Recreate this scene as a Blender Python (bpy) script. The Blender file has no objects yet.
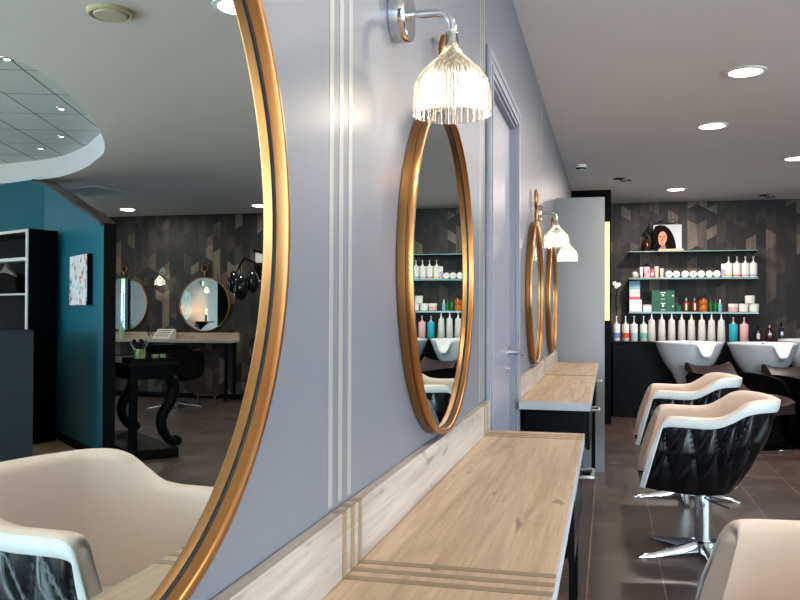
import bpy, bmesh, math, random
from mathutils import Vector, Matrix
random.seed(7)
sc = bpy.context.scene
C = sc.collection
PI = math.pi

# ------------------------------------------------------------------ helpers
def lin(c):
    c /= 255.0
    return c/12.92 if c <= .04045 else ((c+.055)/1.055)**2.4
def rgb(r, g, b): return (lin(r), lin(g), lin(b), 1)

def mat(name, col=(200, 200, 200), rough=.5, metal=0., emit=None, strength=0., spec=.5, coat=0., bump=None, noise=None):
    m = bpy.data.materials.new(name); m.use_nodes = True
    nt = m.node_tree; b = nt.nodes['Principled BSDF']
    b.inputs['Base Color'].default_value = rgb(*col)
    b.inputs['Roughness'].default_value = rough
    b.inputs['Metallic'].default_value = metal
    b.inputs['Specular IOR Level'].default_value = spec
    b.inputs['Coat Weight'].default_value = coat
    if emit:
        b.inputs['Emission Color'].default_value = rgb(*emit); b.inputs['Emission Strength'].default_value = strength
    tc = nt.nodes.new('ShaderNodeTexCoord')
    if noise:      # (scale xyz, other colour, amount)
        mp = nt.nodes.new('ShaderNodeMapping'); mp.inputs['Scale'].default_value = noise[0]
        n = nt.nodes.new('ShaderNodeTexNoise'); n.inputs['Detail'].default_value = 5; n.inputs['Scale'].default_value = 1
        r = nt.nodes.new('ShaderNodeValToRGB')
        r.color_ramp.elements[0].position = .3; r.color_ramp.elements[1].position = .7
        r.color_ramp.elements[0].color = rgb(*noise[1]); r.color_ramp.elements[1].color = rgb(*col)
        nt.links.new(tc.outputs['Object'], mp.inputs[0]); nt.links.new(mp.outputs[0], n.inputs['Vector'])
        nt.links.new(n.outputs['Fac'], r.inputs[0]); nt.links.new(r.outputs[0], b.inputs['Base Color'])
    if bump:       # (scale, strength)
        n = nt.nodes.new('ShaderNodeTexNoise'); n.inputs['Scale'].default_value = bump[0]; n.inputs['Detail'].default_value = 4
        bp = nt.nodes.new('ShaderNodeBump'); bp.inputs['Strength'].default_value = bump[1]; bp.inputs['Distance'].default_value = .002
        nt.links.new(tc.outputs['Object'], n.inputs['Vector']); nt.links.new(n.outputs['Fac'], bp.inputs['Height'])
        nt.links.new(bp.outputs[0], b.inputs['Normal'])
    return m

def wood_mat(name, light, dark, knot, rough=.42):
    m = mat(name, light, rough); nt = m.node_tree; b = nt.nodes['Principled BSDF']
    tc = nt.nodes.new('ShaderNodeTexCoord')
    def noi(scale, detail, dist):
        mp = nt.nodes.new('ShaderNodeMapping'); mp.inputs['Scale'].default_value = scale
        n = nt.nodes.new('ShaderNodeTexNoise'); n.inputs['Scale'].default_value = 1; n.inputs['Detail'].default_value = detail
        n.inputs['Distortion'].default_value = dist
        nt.links.new(tc.outputs['Object'], mp.inputs[0]); nt.links.new(mp.outputs[0], n.inputs['Vector']); return n
    a = noi((22, 1.6, 22), 6, 1.2); f = noi((160, 5, 160), 3, .2); k = noi((30, 8, 30), 1, .5)
    r = nt.nodes.new('ShaderNodeValToRGB'); e = r.color_ramp.elements
    e[0].position = .32; e[0].color = rgb(*dark); e[1].position = .62; e[1].color = rgb(*light)
    r2 = nt.nodes.new('ShaderNodeValToRGB'); r2.color_ramp.elements[0].position = .3; r2.color_ramp.elements[0].color = (.80, .78, .76, 1)
    r2.color_ramp.elements[1].position = .6; r2.color_ramp.elements[1].color = (1, 1, 1, 1)
    mx = nt.nodes.new('ShaderNodeMix'); mx.data_type = 'RGBA'; mx.blend_type = 'MULTIPLY'; mx.inputs[0].default_value = 1
    nt.links.new(a.outputs['Fac'], r.inputs[0]); nt.links.new(f.outputs['Fac'], r2.inputs[0])
    nt.links.new(r.outputs[0], mx.inputs[6]); nt.links.new(r2.outputs[0], mx.inputs[7])
    rk = nt.nodes.new('ShaderNodeValToRGB'); rk.color_ramp.elements[0].position = .69; rk.color_ramp.elements[0].color = (0, 0, 0, 1)
    rk.color_ramp.elements[1].position = .77; rk.color_ramp.elements[1].color = (.7, .7, .7, 1)
    mk = nt.nodes.new('ShaderNodeMix'); mk.data_type = 'RGBA'
    mk.inputs[7].default_value = rgb(*knot)
    nt.links.new(k.outputs['Fac'], rk.inputs[0]); nt.links.new(rk.outputs[0], mk.inputs[0])
    nt.links.new(mx.outputs[2], mk.inputs[6]); nt.links.new(mk.outputs[2], b.inputs['Base Color'])
    return m

def prop(o, label=None, cat=None, group=None, kind=None):
    if label: o['label'] = label
    if cat: o['category'] = cat
    if group: o['group'] = group
    if kind: o['kind'] = kind
    return o
def thing(name, label, cat, loc=(0, 0, 0), rz=0, group=None):
    o = bpy.data.objects.new(name, None); o.empty_display_size = .05
    C.objects.link(o); o.location = loc; o.rotation_euler = (0, 0, rz)
    return prop(o, label, cat, group)
def obj(name, bm, m, parent=None, smooth=True, label=None, loc=None, angle=35):
    me = bpy.data.meshes.new(name)
    bmesh.ops.recalc_face_normals(bm, faces=bm.faces[:])
    bm.to_mesh(me); bm.free()
    for x in (m if isinstance(m, (list, tuple)) else [m]): me.materials.append(x)
    if smooth:
        me.polygons.foreach_set('use_smooth', [True]*len(me.polygons)); me.set_sharp_from_angle(angle=math.radians(angle))
    o = bpy.data.objects.new(name, me); C.objects.link(o)
    if parent: o.parent = parent
    if loc: o.location = loc
    if label: o['label'] = label
    return o
def kids(o): return [c for c in o.children]
def dup(src, loc=None, rz=None, label=None, parent=None, group=None):
    ch = kids(src)
    c = src.copy(); C.objects.link(c)
    if parent is not None: c.parent = parent
    if loc is not None: c.location = loc
    if rz is not None: c.rotation_euler = (0, 0, rz)
    if label: c['label'] = label
    if group: c['group'] = group
    for k in ch: dup(k, parent=c)
    return c

def B(): return bmesh.new()
def box(bm, x0, x1, y0, y1, z0, z1, bev=0., mi=0, seg=2, M=None):
    r = bmesh.ops.create_cube(bm, size=1)
    vs = r['verts']
    for v in vs: v.co = Vector(((x0+x1)/2+v.co.x*(x1-x0), (y0+y1)/2+v.co.y*(y1-y0), (z0+z1)/2+v.co.z*(z1-z0)))
    fs = set(f for v in vs for f in v.link_faces)
    if bev > 0:
        es = list(set(e for v in vs for e in v.link_edges))
        q = bmesh.ops.bevel(bm, geom=es, offset=bev, segments=seg, affect='EDGES', profile=.5)
        fs = set(f for f in q['faces']) | set(f for f in fs if f.is_valid)
        vs = list(set(v for f in fs for v in f.verts))
    for f in fs: f.material_index = mi
    if M:
        for v in vs: v.co = M @ v.co
    return bm
def lathe(bm, prof, seg=32, M=None, mi=0, rib=None, closed=False):
    """prof: list of (r, z) about z."""
    rows = []
    for (r, z) in prof:
        if r < 1e-5:
            rows.append([bm.verts.new((0, 0, z))])
        else:
            row = []
            for i in range(seg):
                a = 2*PI*i/seg; rr = r+(rib(a, z) if rib else 0)
                row.append(bm.verts.new((rr*math.cos(a), rr*math.sin(a), z)))
            rows.append(row)
    pairs = list(zip(rows, rows[1:]))
    if closed: pairs.append((rows[-1], rows[0]))
    for a, b in pairs:
        if len(a) == 1 and len(b) == 1: continue
        for i in range(seg):
            j = (i+1) % seg
            if len(a) == 1: f = bm.faces.new((a[0], b[j], b[i]))
            elif len(b) == 1: f = bm.faces.new((a[i], a[j], b[0]))
            else: f = bm.faces.new((a[i], a[j], b[j], b[i]))
            f.material_index = mi
    if M:
        for row in rows:
            for v in row: v.co = M @ v.co
    return bm
def tube(bm, pts, r, seg=10, mi=0, cap=True, closed=False):
    pts = [Vector(p) for p in pts]; n = len(pts)
    rr = r if isinstance(r, (list, tuple)) else [r]*n
    rows = []; up = None
    for i, p in enumerate(pts):
        if closed: t = pts[(i+1) % n]-pts[i-1]
        else: t = pts[min(i+1, n-1)]-pts[max(i-1, 0)]
        t.normalize()
        if up is None:
            up = Vector((0, 0, 1)) if abs(t.z) < .9 else Vector((1, 0, 0))
        s = t.cross(up).normalized(); up = s.cross(t).normalized()
        rows.append([bm.verts.new(p+(s*math.cos(2*PI*k/seg)+up*math.sin(2*PI*k/seg))*rr[i]) for k in range(seg)])
    m = n if closed else n-1
    for i in range(m):
        a, b = rows[i], rows[(i+1) % n]
        for k in range(seg):
            f = bm.faces.new((a[k], a[(k+1) % seg], b[(k+1) % seg], b[k])); f.material_index = mi
    if cap and not closed:
        bm.faces.new(rows[0]).material_index = mi; bm.faces.new(rows[-1]).material_index = mi
    return bm
def prism(bm, poly, z0, z1, mi=0, axis='z', bev=0):
    """extrude a 2d polygon: axis z -> (x,y); y -> poly is (x,z) extruded in y; x -> poly is (y,z) extruded in x"""
    def P(a, b, h):
        return (a, b, h) if axis == 'z' else ((a, h, b) if axis == 'y' else (h, a, b))
    lo = [bm.verts.new(P(a, b, z0)) for a, b in poly]; hi = [bm.verts.new(P(a, b, z1)) for a, b in poly]
    fs = [bm.faces.new(lo), bm.faces.new(hi)]
    n = len(poly)
    for i in range(n): fs.append(bm.faces.new((lo[i], lo[(i+1) % n], hi[(i+1) % n], hi[i])))
    for f in fs: f.material_index = mi
    if bev:
        bmesh.ops.bevel(bm, geom=list(set(e for f in fs for e in f.edges)), offset=bev, segments=2, affect='EDGES')
    return bm
def arc(cx, cy, r, a0, a1, n):
    return [(cx+r*math.cos(a0+(a1-a0)*i/n), cy+r*math.sin(a0+(a1-a0)*i/n)) for i in range(n+1)]
def spline(pts, n):
    """Catmull-Rom resample of tuples of any dimension"""
    out = []; P = [pts[0]]+list(pts)+[pts[-1]]; m = len(pts)-1
    for i in range(n+1):
        s = m*i/n; k = min(int(s), m-1); t = s-k
        a, b, c, d = P[k], P[k+1], P[k+2], P[k+3]
        out.append(tuple(.5*((2*b[j])+(-a[j]+c[j])*t+(2*a[j]-5*b[j]+4*c[j]-d[j])*t*t+(-a[j]+3*b[j]-3*c[j]+d[j])*t**3) for j in range(len(a))))
    return out

# ------------------------------------------------------------------ materials
M_wall = mat('wall_paint', (110, 112, 119), .42, bump=(140, .08))
M_ceil = mat('ceiling_paint', (234, 231, 231), .75)
M_door = mat('door_paint', (140, 140, 150), .38)
M_brass = mat('champagne_tape', (150, 147, 140), .34)
M_inlay = mat('bronze_inlay', (150, 128, 98), .42, metal=.25)
M_gold = mat('brushed_copper_gold', (198, 148, 96), .33, metal=1., noise=((40, 3, 3), (160, 108, 62), 1))
M_black = mat('black_lacquer', (6, 7, 9), .3, spec=.12)
M_blackmatt = mat('black_matt', (6, 6, 8), .6, spec=.12)
M_gapshade = mat('gap_shade_black', (6, 6, 6), .7)
M_chrome = mat('chrome', (225, 228, 232), .09, metal=1.)
M_steel = mat('brushed_steel', (190, 190, 190), .28, metal=1.)
M_wood = wood_mat('light_oak', (204, 176, 145), (174, 146, 116), (110, 88, 70))
M_woodp = wood_mat('pale_oak', (188, 178, 166), (162, 149, 136), (100, 88, 78))
M_edge = mat('pale_edge_band', (172, 175, 178), .5)
M_cream = mat('cream_leatherette', (222, 202, 187), .48, bump=(300, .1))
M_white = mat('white_leatherette', (212, 215, 214), .4, bump=(300, .1))
M_quilt = mat('black_leatherette', (7, 8, 11), .2, spec=.42)
M_ceramic = mat('white_ceramic', (218, 222, 226), .12, coat=.4)
M_brown = mat('dark_brown_leatherette', (52, 38, 38), .35)
M_teal = mat('teal_paint', (0, 100, 118), .5, noise=((2, 2, 2), (0, 92, 108), 1))
M_trimbrown = mat('brown_trim', (66, 48, 42), .5)
M_glassedge = mat('shelf_glass_edge', (110, 140, 138), .15)
M_yellow = mat('lit_yellow_glass', (250, 228, 165), .5, emit=(255, 224, 150), strength=.95)
M_bulb = mat('bulb', (255, 240, 210), .5, emit=(255, 234, 200), strength=9)
M_led = mat('led', (255, 255, 255), .5, emit=(255, 240, 225), strength=14)
M_greydesk = mat('slate_laminate', (9, 13, 18), .6, spec=.15)
M_plastic = mat('white_plastic', (238, 237, 235), .35)
M_plastgrey = mat('pale_grey_plastic', (216, 214, 212), .3)
M_pink = mat('pink_plastic', (236, 186, 190), .35)
M_rose = mat('rose_card', (214, 92, 108), .5)
M_cyan = mat('cyan_plastic', (40, 178, 196), .3)
M_green = mat('green_card', (24, 92, 68), .5)
M_greenb = mat('green_bottle', (30, 110, 50), .2)
M_amber = mat('amber_glass', (120, 48, 16), .12, coat=.5)
M_amber2 = mat('orange_amber_glass', (196, 100, 34), .15, coat=.5)
M_blueb = mat('pale_blue_card', (130, 190, 208), .5)
M_bandblue = mat('blue_band', (120, 145, 205), .4)
M_bandred = mat('red_band', (226, 80, 62), .4)
M_bandpale = mat('pale_blue_band', (186, 206, 228), .4)
M_bandgreen = mat('mint_band', (110, 196, 172), .4)
M_bandlilac = mat('lilac_band', (190, 160, 205), .4)
M_bandlime = mat('lime_band', (196, 206, 96), .4)
M_darkglass = mat('dark_glass', (22, 22, 26), .1, coat=.5)
M_darkred = mat('dark_red_glass', (66, 20, 22), .1, coat=.5)
M_leaf = mat('leaf_green', (62, 96, 34), .6, noise=((3, 3, 3), (120, 150, 40), 1))
M_rug = mat('olive_fabric', (150, 150, 100), .8)

def mirror_mat():
    m = bpy.data.materials.new('mirror_silver'); m.use_nodes = True; nt = m.node_tree; nt.nodes.clear()
    g = nt.nodes.new('ShaderNodeBsdfGlossy'); g.inputs['Roughness'].default_value = 0.0; g.inputs['Color'].default_value = (.76, .86, .84, 1)
    o = nt.nodes.new('ShaderNodeOutputMaterial'); nt.links.new(g.outputs[0], o.inputs[0]); return m
M_mirror = mirror_mat()
def shade_mat():
    m = bpy.data.materials.new('clear_ribbed_shade'); m.use_nodes = True; nt = m.node_tree; nt.nodes.clear()
    tr = nt.nodes.new('ShaderNodeBsdfTransparent'); tr.inputs[0].default_value = (.95, .95, .93, 1)
    tl = nt.nodes.new('ShaderNodeBsdfTranslucent'); tl.inputs[0].default_value = (.95, .93, .88, 1)
    gl = nt.nodes.new('ShaderNodeBsdfGlossy'); gl.inputs['Roughness'].default_value = .08
    fr = nt.nodes.new('ShaderNodeFresnel'); fr.inputs[0].default_value = 1.5
    a = nt.nodes.new('ShaderNodeMixShader'); a.inputs[0].default_value = .24
    b = nt.nodes.new('ShaderNodeMixShader')
    o = nt.nodes.new('ShaderNodeOutputMaterial')
    nt.links.new(tr.outputs[0], a.inputs[1]); nt.links.new(tl.outputs[0], a.inputs[2])
    nt.links.new(fr.outputs[0], b.inputs[0]); nt.links.new(a.outputs[0], b.inputs[1]); nt.links.new(gl.outputs[0], b.inputs[2])
    nt.links.new(b.outputs[0], o.inputs[0]); return m
M_shade = shade_mat()
def floor_mat():
    m = mat('floor_tile', (84, 68, 64), .3); nt = m.node_tree; b = nt.nodes['Principled BSDF']
    tc = nt.nodes.new('ShaderNodeTexCoord'); sp = nt.nodes.new('ShaderNodeSeparateXYZ'); cb = nt.nodes.new('ShaderNodeCombineXYZ')
    nt.links.new(tc.outputs['Object'], sp.inputs[0])
    ay = nt.nodes.new('ShaderNodeMath'); ay.operation = 'ADD'; ay.inputs[1].default_value = 10*.7-.53
    ax = nt.nodes.new('ShaderNodeMath'); ax.operation = 'ADD'; ax.inputs[1].default_value = 10*.34-.31
    nt.links.new(sp.outputs[1], ay.inputs[0]); nt.links.new(sp.outputs[0], ax.inputs[0])
    nt.links.new(ay.outputs[0], cb.inputs[0]); nt.links.new(ax.outputs[0], cb.inputs[1])
    br = nt.nodes.new('ShaderNodeTexBrick'); br.inputs['Scale'].default_value = 1; br.inputs['Brick Width'].default_value = .7
    br.inputs['Row Height'].default_value = .34; br.inputs['Mortar Size'].default_value = .0028; br.offset = .5
    br.inputs['Color1'].default_value = rgb(84, 70, 67); br.inputs['Color2'].default_value = rgb(70, 59, 57); br.inputs['Mortar'].default_value = rgb(150, 132, 122)
    br.inputs['Mortar Smooth'].default_value = .2
    nt.links.new(cb.outputs[0], br.inputs['Vector'])
    n = nt.nodes.new('ShaderNodeTexNoise'); n.inputs['Scale'].default_value = 3.2; n.inputs['Detail'].default_value = 7; n.inputs['Distortion'].default_value = .6
    nt.links.new(tc.outputs['Object'], n.inputs['Vector'])
    r = nt.nodes.new('ShaderNodeValToRGB'); r.color_ramp.elements[0].position = .3; r.color_ramp.elements[0].color = (.62, .60, .60, 1)
    r.color_ramp.elements[1].position = .7; r.color_ramp.elements[1].color = (1.25, 1.2, 1.18, 1)
    nt.links.new(n.outputs['Fac'], r.inputs[0])
    mx = nt.nodes.new('ShaderNodeMix'); mx.data_type = 'RGBA'; mx.blend_type = 'MULTIPLY'; mx.inputs[0].default_value = 1
    nt.links.new(br.outputs['Color'], mx.inputs[6]); nt.links.new(r.outputs[0], mx.inputs[7]); nt.links.new(mx.outputs[2], b.inputs['Base Color'])
    rr = nt.nodes.new('ShaderNodeMapRange'); rr.inputs[3].default_value = .22; rr.inputs[4].default_value = .42
    nt.links.new(n.outputs['Fac'], rr.inputs[0]); nt.links.new(rr.outputs[0], b.inputs['Roughness'])
    return m
M_floor = floor_mat()
def tile_mat():
    m = mat('ceiling_tiles', (206, 214, 214), .7); nt = m.node_tree; b = nt.nodes['Principled BSDF']
    tc = nt.nodes.new('ShaderNodeTexCoord'); mp = nt.nodes.new('ShaderNodeMapping')
    mp.inputs['Rotation'].default_value = (0, 0, math.radians(-71.5)); mp.inputs['Location'].default_value = (.1, .22, 0)
    br = nt.nodes.new('ShaderNodeTexBrick'); br.inputs['Scale'].default_value = 1; br.offset = 0; br.inputs['Brick Width'].default_value = .62
    br.inputs['Row Height'].default_value = .36; br.inputs['Mortar Size'].default_value = .006
    br.inputs['Color1'].default_value = rgb(206, 214, 214); br.inputs['Color2'].default_value = rgb(198, 208, 208); br.inputs['Mortar'].default_value = rgb(84, 92, 92)
    nt.links.new(tc.outputs['Object'], mp.inputs[0]); nt.links.new(mp.outputs[0], br.inputs['Vector']); nt.links.new(br.outputs[0], b.inputs['Base Color'])
    return m
M_tiles = tile_mat()
WP = [mat('wallpaper_%s' % n, c, .6, noise=((30, 30, 2.5), d, 1)) for n, c, d in (
    ('charcoal', (42, 38, 38), (27, 25, 27)), ('soot', (27, 25, 27), (18, 17, 19)), ('umber', (64, 55, 51), (42, 36, 34)),
    ('taupe', (92, 80, 73), (62, 54, 49)), ('greige', (120, 107, 97), (84, 75, 68)))]

# ------------------------------------------------------------------ room shell
ZC = 2.594; YB = 10.82; XR = 8.0; YF = -2.6
def struct(name, bm, m, smooth=False, parent=None, label=None):
    o = obj(name, bm, m, parent, smooth=smooth)
    if not parent: o['kind'] = 'structure'
    if label: o['label'] = label
    return o
struct('floor', box(B(), -.15, XR+.15, YF-.15, YB+.15, -.1, 0), M_floor)
# left wall with a door opening
DY0, DY1, DZ = 2.90, 3.74, 2.07
b = B(); box(b, -.15, 0, YF-.15, DY0, 0, 3); box(b, -.15, 0, DY1, YB+.15, 0, 3); box(b, -.15, 0, DY0, DY1, DZ, 3)
struct('wall_left', b, M_wall)
RWIN = [(-1.8, .6), (1.0, 3.4), (8.06, 8.38)]
b = B(); y = YF-.15
for a0, a1 in RWIN:
    box(b, XR, XR+.15, y, a0, 0, 3); y = a1
    box(b, XR, XR+.15, a0, a1, 0, .25); box(b, XR, XR+.15, a0, a1, 2.35, 3)
box(b, XR, XR+.15, y, YB+.15, 0, 3)
struct('wall_right', b, M_wall)
for i, (a0, a1) in enumerate(RWIN):
    b = B(); w = .05
    box(b, XR+.04, XR+.1, a0, a0+w, .25, 2.35); box(b, XR+.04, XR+.1, a1-w, a1, .25, 2.35); box(b, XR+.04, XR+.1, a0+w, a1-w, .25, .3); box(b, XR+.04, XR+.1, a0+w, a1-w, 2.3, 2.35)
    struct('window_%d' % (i+4), b, M_blackmatt)
# front wall with three shop windows
WIN = [(.7, 2.9), (3.3, 5.2), (5.6, 7.5)]
WZ0, WZ1 = .25, 2.35
b = B(); x = 0
for a0, a1 in WIN:
    box(b, x, a0, YF-.15, YF, 0, 3); x = a1
    box(b, a0, a1, YF-.15, YF, 0, WZ0); box(b, a0, a1, YF-.15, YF, WZ1, 3)
box(b, x, XR, YF-.15, YF, 0, 3)
struct('wall_front', b, M_wall)
for i, (a0, a1) in enumerate(WIN):
    b = B(); w = .05
    box(b, a0, a0+w, YF-.1, YF-.04, WZ0, WZ1); box(b, a1-w, a1, YF-.1, YF-.04, WZ0, WZ1)
    box(b, a0+w, a1-w, YF-.1, YF-.04, WZ0, WZ0+w); box(b, a0+w, a1-w, YF-.1, YF-.04, WZ1-w, WZ1)
    xm = (a0+a1)/2; box(b, xm-.02, xm+.02, YF-.1, YF-.04, WZ0+w, WZ1-w)
    struct('window_%d' % (i+1), b, M_blackmatt)
# back wall with its geometric wallpaper
b = B(); box(b, -.15, XR+.15, YB, YB+.15, 0, 3)
struct('wall_back', b, M_wall)
b = B(); cw = .112; th = .128; nx = int(XR/cw)+1; nz = int(3/th)+2
for c in range(nx):
    xa, xb = c*cw, min((c+1)*cw, XR)
    # triangle strip of this column: left and right vertices staggered by half
    L = [(xa, (k+(.5 if c % 2 else 0))*th-.06) for k in range(nz)]
    Rr = [(xb, (k+(0 if c % 2 else .5))*th-.06) for k in range(nz)]
    seq = []
    for k in range(nz-1):
        if c % 2: seq += [(Rr[k], L[k], Rr[k+1]), (L[k], L[k+1], Rr[k+1])]
        else: seq += [(L[k], Rr[k], L[k+1]), (Rr[k], Rr[k+1], L[k+1])]
    left = 0; mi = 0
    for t in seq:
        if left == 0:
            left = random.choice((1, 2, 2, 3, 3, 4, 5)); mi = random.choices(range(5), (30, 24, 22, 14, 10))[0]
        left -= 1
        if max(p[1] for p in t) > ZC+.2: continue
        P = [(p[0], YB-.003, max(0., p[1])) for p in t]
        if abs((P[1][0]-P[0][0])*(P[2][2]-P[0][2])-(P[2][0]-P[0][0])*(P[1][2]-P[0][2])) < 1e-7: continue
        f = b.faces.new([b.verts.new(p) for p in P]); f.material_index = mi
wp = struct('trim_10', b, WP); wp['label'] = 'dark geometric wallpaper of grey and brown facets on the back wall'

# ceiling with the curved recess
hole = [(2.751, 3.778), (2.731, 3.988), (2.78, 4.2), (2.847, 4.409), (2.96, 4.7), (3.088, 5.01), (3.23, 5.33), (3.389, 5.636), (3.54, 5.91), (3.707, 6.17), (3.89, 6.43),
        (4.115, 6.65), (4.38, 6.93), (4.70, 7.19), (5.02, 7.41), (5.374, 7.556), (5.957, 7.673), (6.6, 7.70), (7.3, 7.6), (7.6, 7.2), (7.7, 6), (7.7, 4), (7.6, 2.6), (7.2, 2.2), (5.5, 2.1), (4.2, 2.3), (3.3, 2.75), (2.9, 3.3)]
hole = [p[:2] for p in spline(hole+[hole[0]], 168)][:-1]
for _ in range(14): hole = [tuple((hole[i-1][k]+2*hole[i][k]+hole[(i+1) % len(hole)][k])/4 for k in (0, 1)) for i in range(len(hole))]
b = B()
outer = [(-.15, YF-.15), (XR+.15, YF-.15), (XR+.15, YB+.15), (-.15, YB+.15)]
def ring(bm, pts, z): return [bm.verts.new((p[0], p[1], z)) for p in pts]
def loop_edges(bm, vs): return [bm.edges.new((vs[i], vs[(i+1) % len(vs)])) for i in range(len(vs))]
v1 = ring(b, outer, ZC); v2 = ring(b, hole, ZC)
bmesh.ops.triangle_fill(b, use_beauty=True, use_dissolve=False, edges=loop_edges(b, v1)+loop_edges(b, v2))
cx_, cy_ = 5.2, 5.0
for f in list(b.faces):
    c = f.calc_center_median()
    inside = False
    n = len(hole)
    for i in range(n):
        (xa, ya), (xb, yb) = hole[i], hole[(i+1) % n]
        if (ya > c.y) != (yb > c.y) and c.x < (xb-xa)*(c.y-ya)/(yb-ya)+xa: inside = not inside
    if inside: b.faces.remove(f)
struct('ceiling', b, M_ceil)
b = B(); v2 = ring(b, hole, ZC); v3 = ring(b, hole, 2.80)
for i in range(len(hole)): b.faces.new((v2[i], v2[(i+1) % len(hole)], v3[(i+1) % len(hole)], v3[i]))
M_fascia = mat('white_fascia', (226, 230, 230), .6)
fas = struct('trim_11', b, M_fascia, smooth=True); fas['label'] = 'white curved fascia around the ceiling recess'
b = B(); box(b, 2.4, XR, 1.8, 8.0, 2.80, 2.86)
t = struct('ceiling_recess', b, M_tiles); t['label'] = 'tiled ceiling of the recess'

# door in the left wall: casing, leaf, lever
b = B(); box(b, -.062, -.022, DY0, DY1, 0.005, DZ)
for (z0, z1) in ((.25, 1.0), (1.15, 1.9)):
    pass
door = struct('door_1', b, M_door)
b = B()
for x0, x1, o0, o1 in ((.001, .012, .0, .085), (.012, .018, .012, .03), (.012, .016, .055, .078)):
    box(b, x0, x1, DY0-.005-o1+.005, DY0-.005-o0+.005+.001, 0.001, DZ+o1, .002)
    box(b, x0, x1, DY1+o0-.001, DY1+o1, 0.001, DZ+o1, .002)
    box(b, x0, x1, DY0-o0, DY1+o0, DZ+o0-.001, DZ+o1, .002)
box(b, -.15, .001, DY0, DY0+.012, 0.001, DZ); box(b, -.15, .001, DY1-.012, DY1, .001, DZ); box(b, -.15, .001, DY0+.012, DY1-.012, DZ-.012, DZ)
struct('door_casing', b, M_door, parent=door)
b = B(); YH = DY1-.075
lathe(b, [(0, 0), (.026, 0), (.026, .008), (.012, .01), (.011, .05), (0, .05)], 20, Matrix.Translation((-.022, YH, 1.07)) @ Matrix.Rotation(PI/2, 4, 'Y'))
tube(b, [(.02, YH, 1.07), (.035, YH, 1.07), (.045, YH-.01, 1.07), (.048, YH-.03, 1.07), (.048, YH-.12, 1.068)], .009, 10)
obj('door_handle', b, M_chrome, door)
b = B(); lathe(b, [(0, 0), (.02, 0), (.02, .008), (.009, .01), (.009, .014), (0, .014)], 16, Matrix.Translation((-.022, YH, 1.00)) @ Matrix.Rotation(PI/2, 4, 'Y'))
obj('keyhole_rosette', b, M_chrome, door)
# baseboards
struct('baseboard_left', box(B(), 0, .012, YF, DY0-.09, 0, .07), M_door)
struct('baseboard_back', box(B(), 3.3, XR, YB-.016, YB-.004, 0, .07), M_blackmatt)

# vertical metallic stripes on the wall, three to a station
k = 1
for yc in (1.237, 2.73, 5.28):
    for d in (-.047, 0, .047):
        b = B(); box(b, 0.0002, .0005, yc+d-.010, yc+d+.010, .957, ZC-.002)
        struct('trim_%d' % k, b, M_brass); k += 1

# grey wing panel standing out from the wall at the end of the far counter
b = B(); box(b, .002, .375, 6.68, 6.72, 0.001, 2.135, .002)
t = prop(obj('partition_panel', b, mat('partition_laminate', (140, 142, 144), .4)), 'tall plain grey panel standing out from the wall at the far end of the counters', 'partition panel')
# black nib with a lit yellow strip
nib = thing('tall_cupboard', 'black ceiling-high cupboard in the far left corner with a narrow lit yellow strip', 'cupboard', (0, 0, 0))
b = B(); box(b, .002, .432, 9.55, YB-.006, .001, ZC-.002, .002); obj('body', b, M_blackmatt, nib)
b = B(); box(b, .365, .415, 9.535, 9.549, 1.145, 2.235, .003); obj('light_strip', b, M_yellow, nib, label='narrow glowing yellow glass strip')

# ------------------------------------------------------------------ teal partition
E0 = Vector((3.63, 6.05)); ed = Vector((.757, .655)); nd = Vector((.655, -.757))
ed2 = Vector((.9375, .348))
def onteal(s, off=0.):
    return E0+ed*min(s, 2.1)+ed2*max(0, s-2.1)+(nd if s <= 2.1 else Vector((.348, -.9375)))*off
prof = spline([(0, 1.955), (.35, 2.07), (.75, 2.17), (1.05, 2.26), (1.4, 2.365), (1.75, 2.455), (2.08, 2.54), (2.3, 2.592)], 32)
b = B()
loF = []; 
def colv(s, z, off): p = onteal(s, off); return b.verts.new((p.x, p.y, z))
tops = prof+[(3.35, ZC-.002)]
fb = [colv(s, .001, 0) for s, z in tops]; ft = [colv(s, z, 0) for s, z in tops]
bb = [colv(s, .001, -.1) for s, z in tops]; bt = [colv(s, z, -.1) for s, z in tops]
for i in range(len(tops)-1):
    f = b.faces.new((fb[i], fb[i+1], ft[i+1], ft[i])); f.material_index = 0
    f = b.faces.new((bb[i], bb[i+1], bt[i+1], bt[i])); f.material_index = 1
    f = b.faces.new((ft[i], ft[i+1], bt[i+1], bt[i])); f.material_index = 2
b.faces.new((fb[0], ft[0], bt[0], bb[0])).material_index = 1
b.faces.new((fb[-1], ft[-1], bt[-1], bb[-1])).material_index = 1
struct('wall_partition', b, [M_teal, M_blackmatt, M_trimbrown])
# brown bead following the arch
b = B(); pts = []
for s, z in prof:
    p = onteal(s, .012); pts.append((p.x, p.y, z-.012))
tube(b, pts, .016, 8); t = struct('trim_12', b, M_trimbrown, smooth=True)
b = B(); a0 = onteal(0.005, .001); a1 = onteal(2.1, .001); c0 = onteal(2.1, .013); c1 = onteal(.005, .013)
prism(b, [tuple(a0), tuple(a1), tuple(c0), tuple(c1)], .008, .085); struct('baseboard_partition', b, M_blackmatt)
# pale wood floor in front of the teal wall
b = B(); p0 = onteal(-.02, .0); p1 = onteal(2.1, .0)
prism(b, [tuple(p0), tuple(p1), (6.39, 7.86), (7.98, 7.86), (7.98, -2.58), (.02, -2.58), (.02, -.9), (3.3, -.9), (3.3, 4.8)], .0005, .006)  # unseen front part added to bounce daylight onto the ceiling
struct('floor_entrance', b, wood_mat('floor_oak', (206, 184, 150), (180, 156, 122), (150, 120, 90)))

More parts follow.
